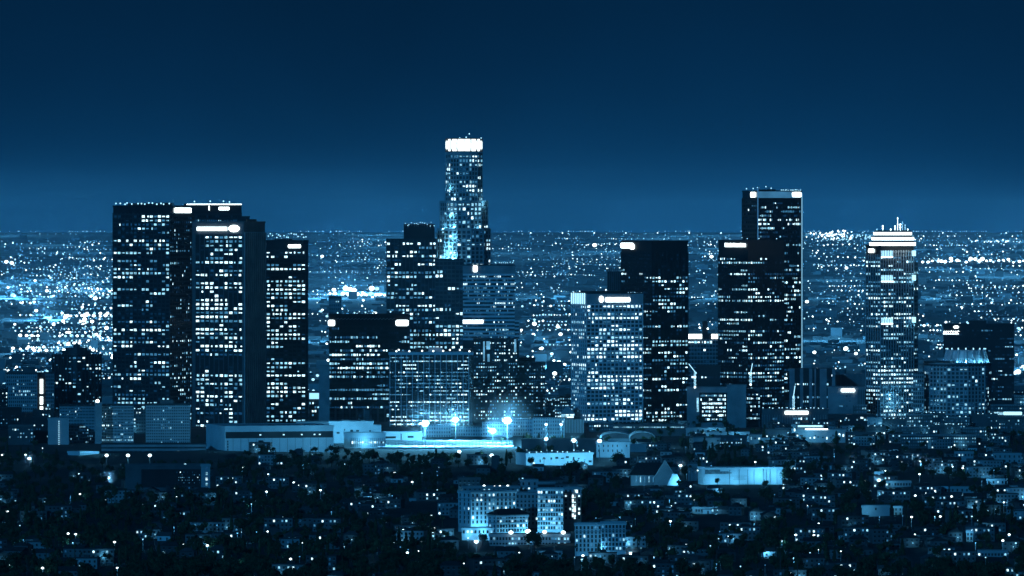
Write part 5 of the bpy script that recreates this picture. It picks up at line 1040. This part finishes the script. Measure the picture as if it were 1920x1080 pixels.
for (px, py, r) in ((1115, 466, 4), (648, 549, 5), (656, 550, 4.5), (665, 551, 3.5), (697, 549, 5), (714, 547, 3.6), (626, 550, 3.6), (604, 486, 3), (12, 497, 3.5), (22, 499, 3.5), (1290, 519, 3.5), (1334, 487, 3.3), (1513, 572, 3.2), (1587, 508, 3), (1048, 689, 4.6), (1040, 709, 4), (1033, 690, 2.6), (1059, 690, 2.6), (1911, 685, 4.5), (1909, 707, 5), (1903, 707, 3.5), (1586, 662, 4.2), (1605, 670, 3), (1527, 668, 3.2), (1842, 492, 4), (1820, 491, 3.6), (1783, 491, 3.6), (1002, 615, 4), (1046, 620, 3.4), (1051, 634, 3.4), (1000, 634, 3), (1016, 660, 3)): lights.append((px, py, r, 0))
for k in range(95):
    D0 = 9300 + 20000 * g.random() ** .8; X0 = g.uniform(-.075, .075) * D0; st = g.choice((55, 80, 120)) * (1 + D0 / 20000); n = g.randint(12, 45); lv = g.choices((0, 1, 2), (2, 4, 4))[0]; rp = g.uniform(.7, 1.3)
    for j in range(n):
        if g.random() < .85: xx = X0 + j * st; zz_ = ground_z(0, D0); lights.append((960 + FPX * xx / D0, HORIZON + FPX * (H - zz_) / D0, rp, lv))
lights.sort(key=lambda q: -q[2])
octs = {}
for l in (0, 1, 2):
    q = MB(); q.ball((0, 0, 0), 1, 8, 5); octs[l] = q.mesh("lamp_globe", LAMPG[l])
    q = MB(); q.cyl(0, 0, -3, 0, .05, n=5); octs['p'] = q.mesh("mast", M_POLE)
sm = MB(); cnt = 0
for (px, py, r, lvl) in lights:
    if py < 434.2: py = 434.2
    if not -30 < px < 1950: continue
    D = plain_D(py) if py < 738 else DG(py); x = GX(px, D); rr = r * D / FPX; z = ground_z(x, D) + rr * 1.2 + 3
    if cnt < 300 and r > 1.8:
        xb = next(n for lim, n in ((45, "at the plain's outer edge"), (95, "above the pale end block"), (150, "above the lobed tower"), (212, "hugging the broad dark tower"), (500, "between the dark towers"), (640, "above the squat far tower"), (690, "above the strip-window block"), (726, "hugging the stepped dark tower"), (1000, "right of the striped tower"), (1040, "between the striped and gridded towers"), (1074, "hugging the gridded tower"), (1170, "left of the black tower"), (1350, "between the two black towers"), (1540, "hugging the thin edge lines"), (1590, "midway to the bright-topped tower"), (1626, "hugging the bright-topped tower"), (1790, "right of the bright-topped tower"), (1850, "above the wide black block"), (9999, "at the far right edge")) if px < lim)
        wh = xb + ", " + next(n for lim, n in ((470, "near the horizon"), (520, "high on the plain"), (570, "upper plain"), (620, "mid plain"), (670, "lower plain"), (9999, "just over the rooftops")) if py < lim); sz = "largest" if r > 3.2 else "large" if r > 2.5 else "medium"
        seen_ok = sc.ray_cast(dg, eye, (Vector((x, D, z)) - eye).normalized(), distance=D * .985)[0] is False
        if not seen_ok: continue
        t = thing("area_light", f"{sz} glowing light {wh}", "light", (x, D, z - rr * 1.2 - 3), 0, f"{sz} lights {wh}")
        o = put("lamp_globe", octs[lvl], t, (0, 0, rr * 1.2 + 3)); o.scale = (rr * 1.05, rr, rr * .85); p_ = put("mast", octs['p'], t, (0, 0, rr * 1.2 + 3)); p_.scale = (3, 3, (rr * 1.2 + 4) / 3); cnt += 1
    else: sm.octa((x, D, z), rr, lvl)
tag(sm.build("distant_city_lights", LAMPG), "thousands of tiny lights scattered across the far city plain", "lights", kind="stuff")
# glow of the far districts: added point lights in the air, standing in for street lamps
def district(px, py, power, dz=80):
    D = plain_D(py) if py < 738 else DG(py); x = GX(px, D); l = bpy.data.lights.new("district_fill", 'POINT'); l.energy = power; l.color = (.10, .52, 1); l.shadow_soft_size = 25
    o = bpy.data.objects.new("district_fill", l); COL.objects.link(o); o.location = (x, D, ground_z(x, D) + dz)
for k in range(80): DD_ = g.uniform(9600, 29500); district(960 + g.uniform(-1300, 1300), HORIZON + FPX * (H - ground_z(0, DD_)) / DD_, 1.25e6 * (DD_ / 20000) ** 2, 120)
K = 3.6e6
for (px, py, k) in ((20, 560, .8), (90, 600, .9), (160, 545, .7), (50, 660, .5), (180, 640, .5), (120, 530, .8), (20, 530, .8), (650, 552, 1.4), (700, 550, 1.4), (610, 560, .8), (600, 640, .5),  (1000, 640, .5), (1040, 690, .5), (1050, 560, .5), (1320, 560, .4),  (1560, 640, .5), (1600, 560, .4), (1780, 505, .5), (1860, 505, .5), (1760, 560, .4), (1840, 640, .3), (1910, 700, .5)):
    district(px, py, K * k * (.6 if k > 1 else 1), 22 if (px, py) in ((650, 552), (700, 550), (1040, 690), (20, 560), (90, 600), (1910, 700)) else 80)

# ------------------------------------------------------------------ air
hz = MB(); hz.box(-14500, 14500, -600, 32000, -25, 352)
mh = bpy.data.materials.new("haze"); mh.use_nodes = True; n_ = mh.node_tree.nodes; n_.remove(n_["Principled BSDF"]); v = n_.new("ShaderNodeVolumePrincipled")
v.inputs["Density"].default_value = HAZE_DENSITY; v.inputs["Color"].default_value = (.55, .84, 1, 1); v.inputs["Anisotropy"].default_value = .45
mh.node_tree.links.new(v.outputs[0], n_["Material Output"].inputs["Volume"])
tag(hz.build("haze", mh), "pale night haze over the whole city", "haze", kind="stuff")

# added balls of scattering air round the strongest lamps, imitating lens bloom
GLOWS = {'flood': (2.0e-3, []), 'yard': (1.3e-2, []), 'street': (7e-2, []), 'far': (2.5e-4, [])}
for o in list(bpy.context.scene.objects):
    if o.type == 'LIGHT' and o.data.type == 'POINT' and o.parent is not None:
        e_ = o.data.energy; p_ = o.parent; nm_ = p_.name
        loc = p_.matrix_basis @ o.location
        if nm_.startswith("flood_mast"):
            if e_ > 500000: GLOWS['flood'][1].append((loc, 32))
            elif e_ > 100000: GLOWS['yard'][1].append((loc, 15))
            elif loc.y < 6700 and e_ > 10000: GLOWS['yard'][1].append((loc, 11))
        elif nm_.startswith("street_lamp") and e_ > 1900: GLOWS['street'][1].append((loc, 9))
for px, py, r_ in ((650, 552, 75), (700, 550, 70), (1040, 690, 40), (20, 560, 90), (90, 600, 90), (1780, 505, 90), (1910, 700, 45)):
    D_ = plain_D(py) if py < 738 else DG(py); x_ = GX(px, D_); GLOWS['far'][1].append((Vector((x_, D_, ground_z(x_, D_) + 22)), r_))
for nm_, (dens_, spots) in GLOWS.items():
    if not spots: continue
    mm = bpy.data.materials.new("halo_" + nm_); mm.use_nodes = True; n_ = mm.node_tree.nodes; l_ = mm.node_tree.links; n_.remove(n_["Principled BSDF"]); v = n_.new("ShaderNodeVolumePrincipled")
    v.inputs["Color"].default_value = (.9, .95, 1, 1); l_.new(v.outputs[0], n_["Material Output"].inputs["Volume"])
    tcn = n_.new("ShaderNodeTexCoord"); ln_ = n_.new("ShaderNodeVectorMath"); ln_.operation = 'LENGTH'; l_.new(tcn.outputs["Object"], ln_.inputs[0])
    sb_ = n_.new("ShaderNodeMath"); sb_.operation = 'SUBTRACT'; sb_.use_clamp = True; sb_.inputs[0].default_value = 1; l_.new(ln_.outputs["Value"], sb_.inputs[1])
    pw2 = n_.new("ShaderNodeMath"); pw2.operation = 'POWER'; pw2.inputs[1].default_value = 2; l_.new(sb_.outputs[0], pw2.inputs[0])
    ml_ = n_.new("ShaderNodeMath"); ml_.operation = 'MULTIPLY'; ml_.inputs[1].default_value = dens_; l_.new(pw2.outputs[0], ml_.inputs[0]); l_.new(ml_.outputs[0], v.inputs["Density"])
    q = MB(); q.ball((0, 0, 0), 1, 16, 10); me_ = q.mesh("halo", mm); used = []
    for c_, r_ in spots:
        if any((c_ - u_).length < r_ + ru + 1 for u_, ru in used): continue
        used.append((c_, r_)); o = put("halo", me_, None, tuple(c_)); o.scale = (r_,) * 3; tag(o, "added soft glowing ball imitating lens bloom round a strong lamp", "halo", kind="stuff")
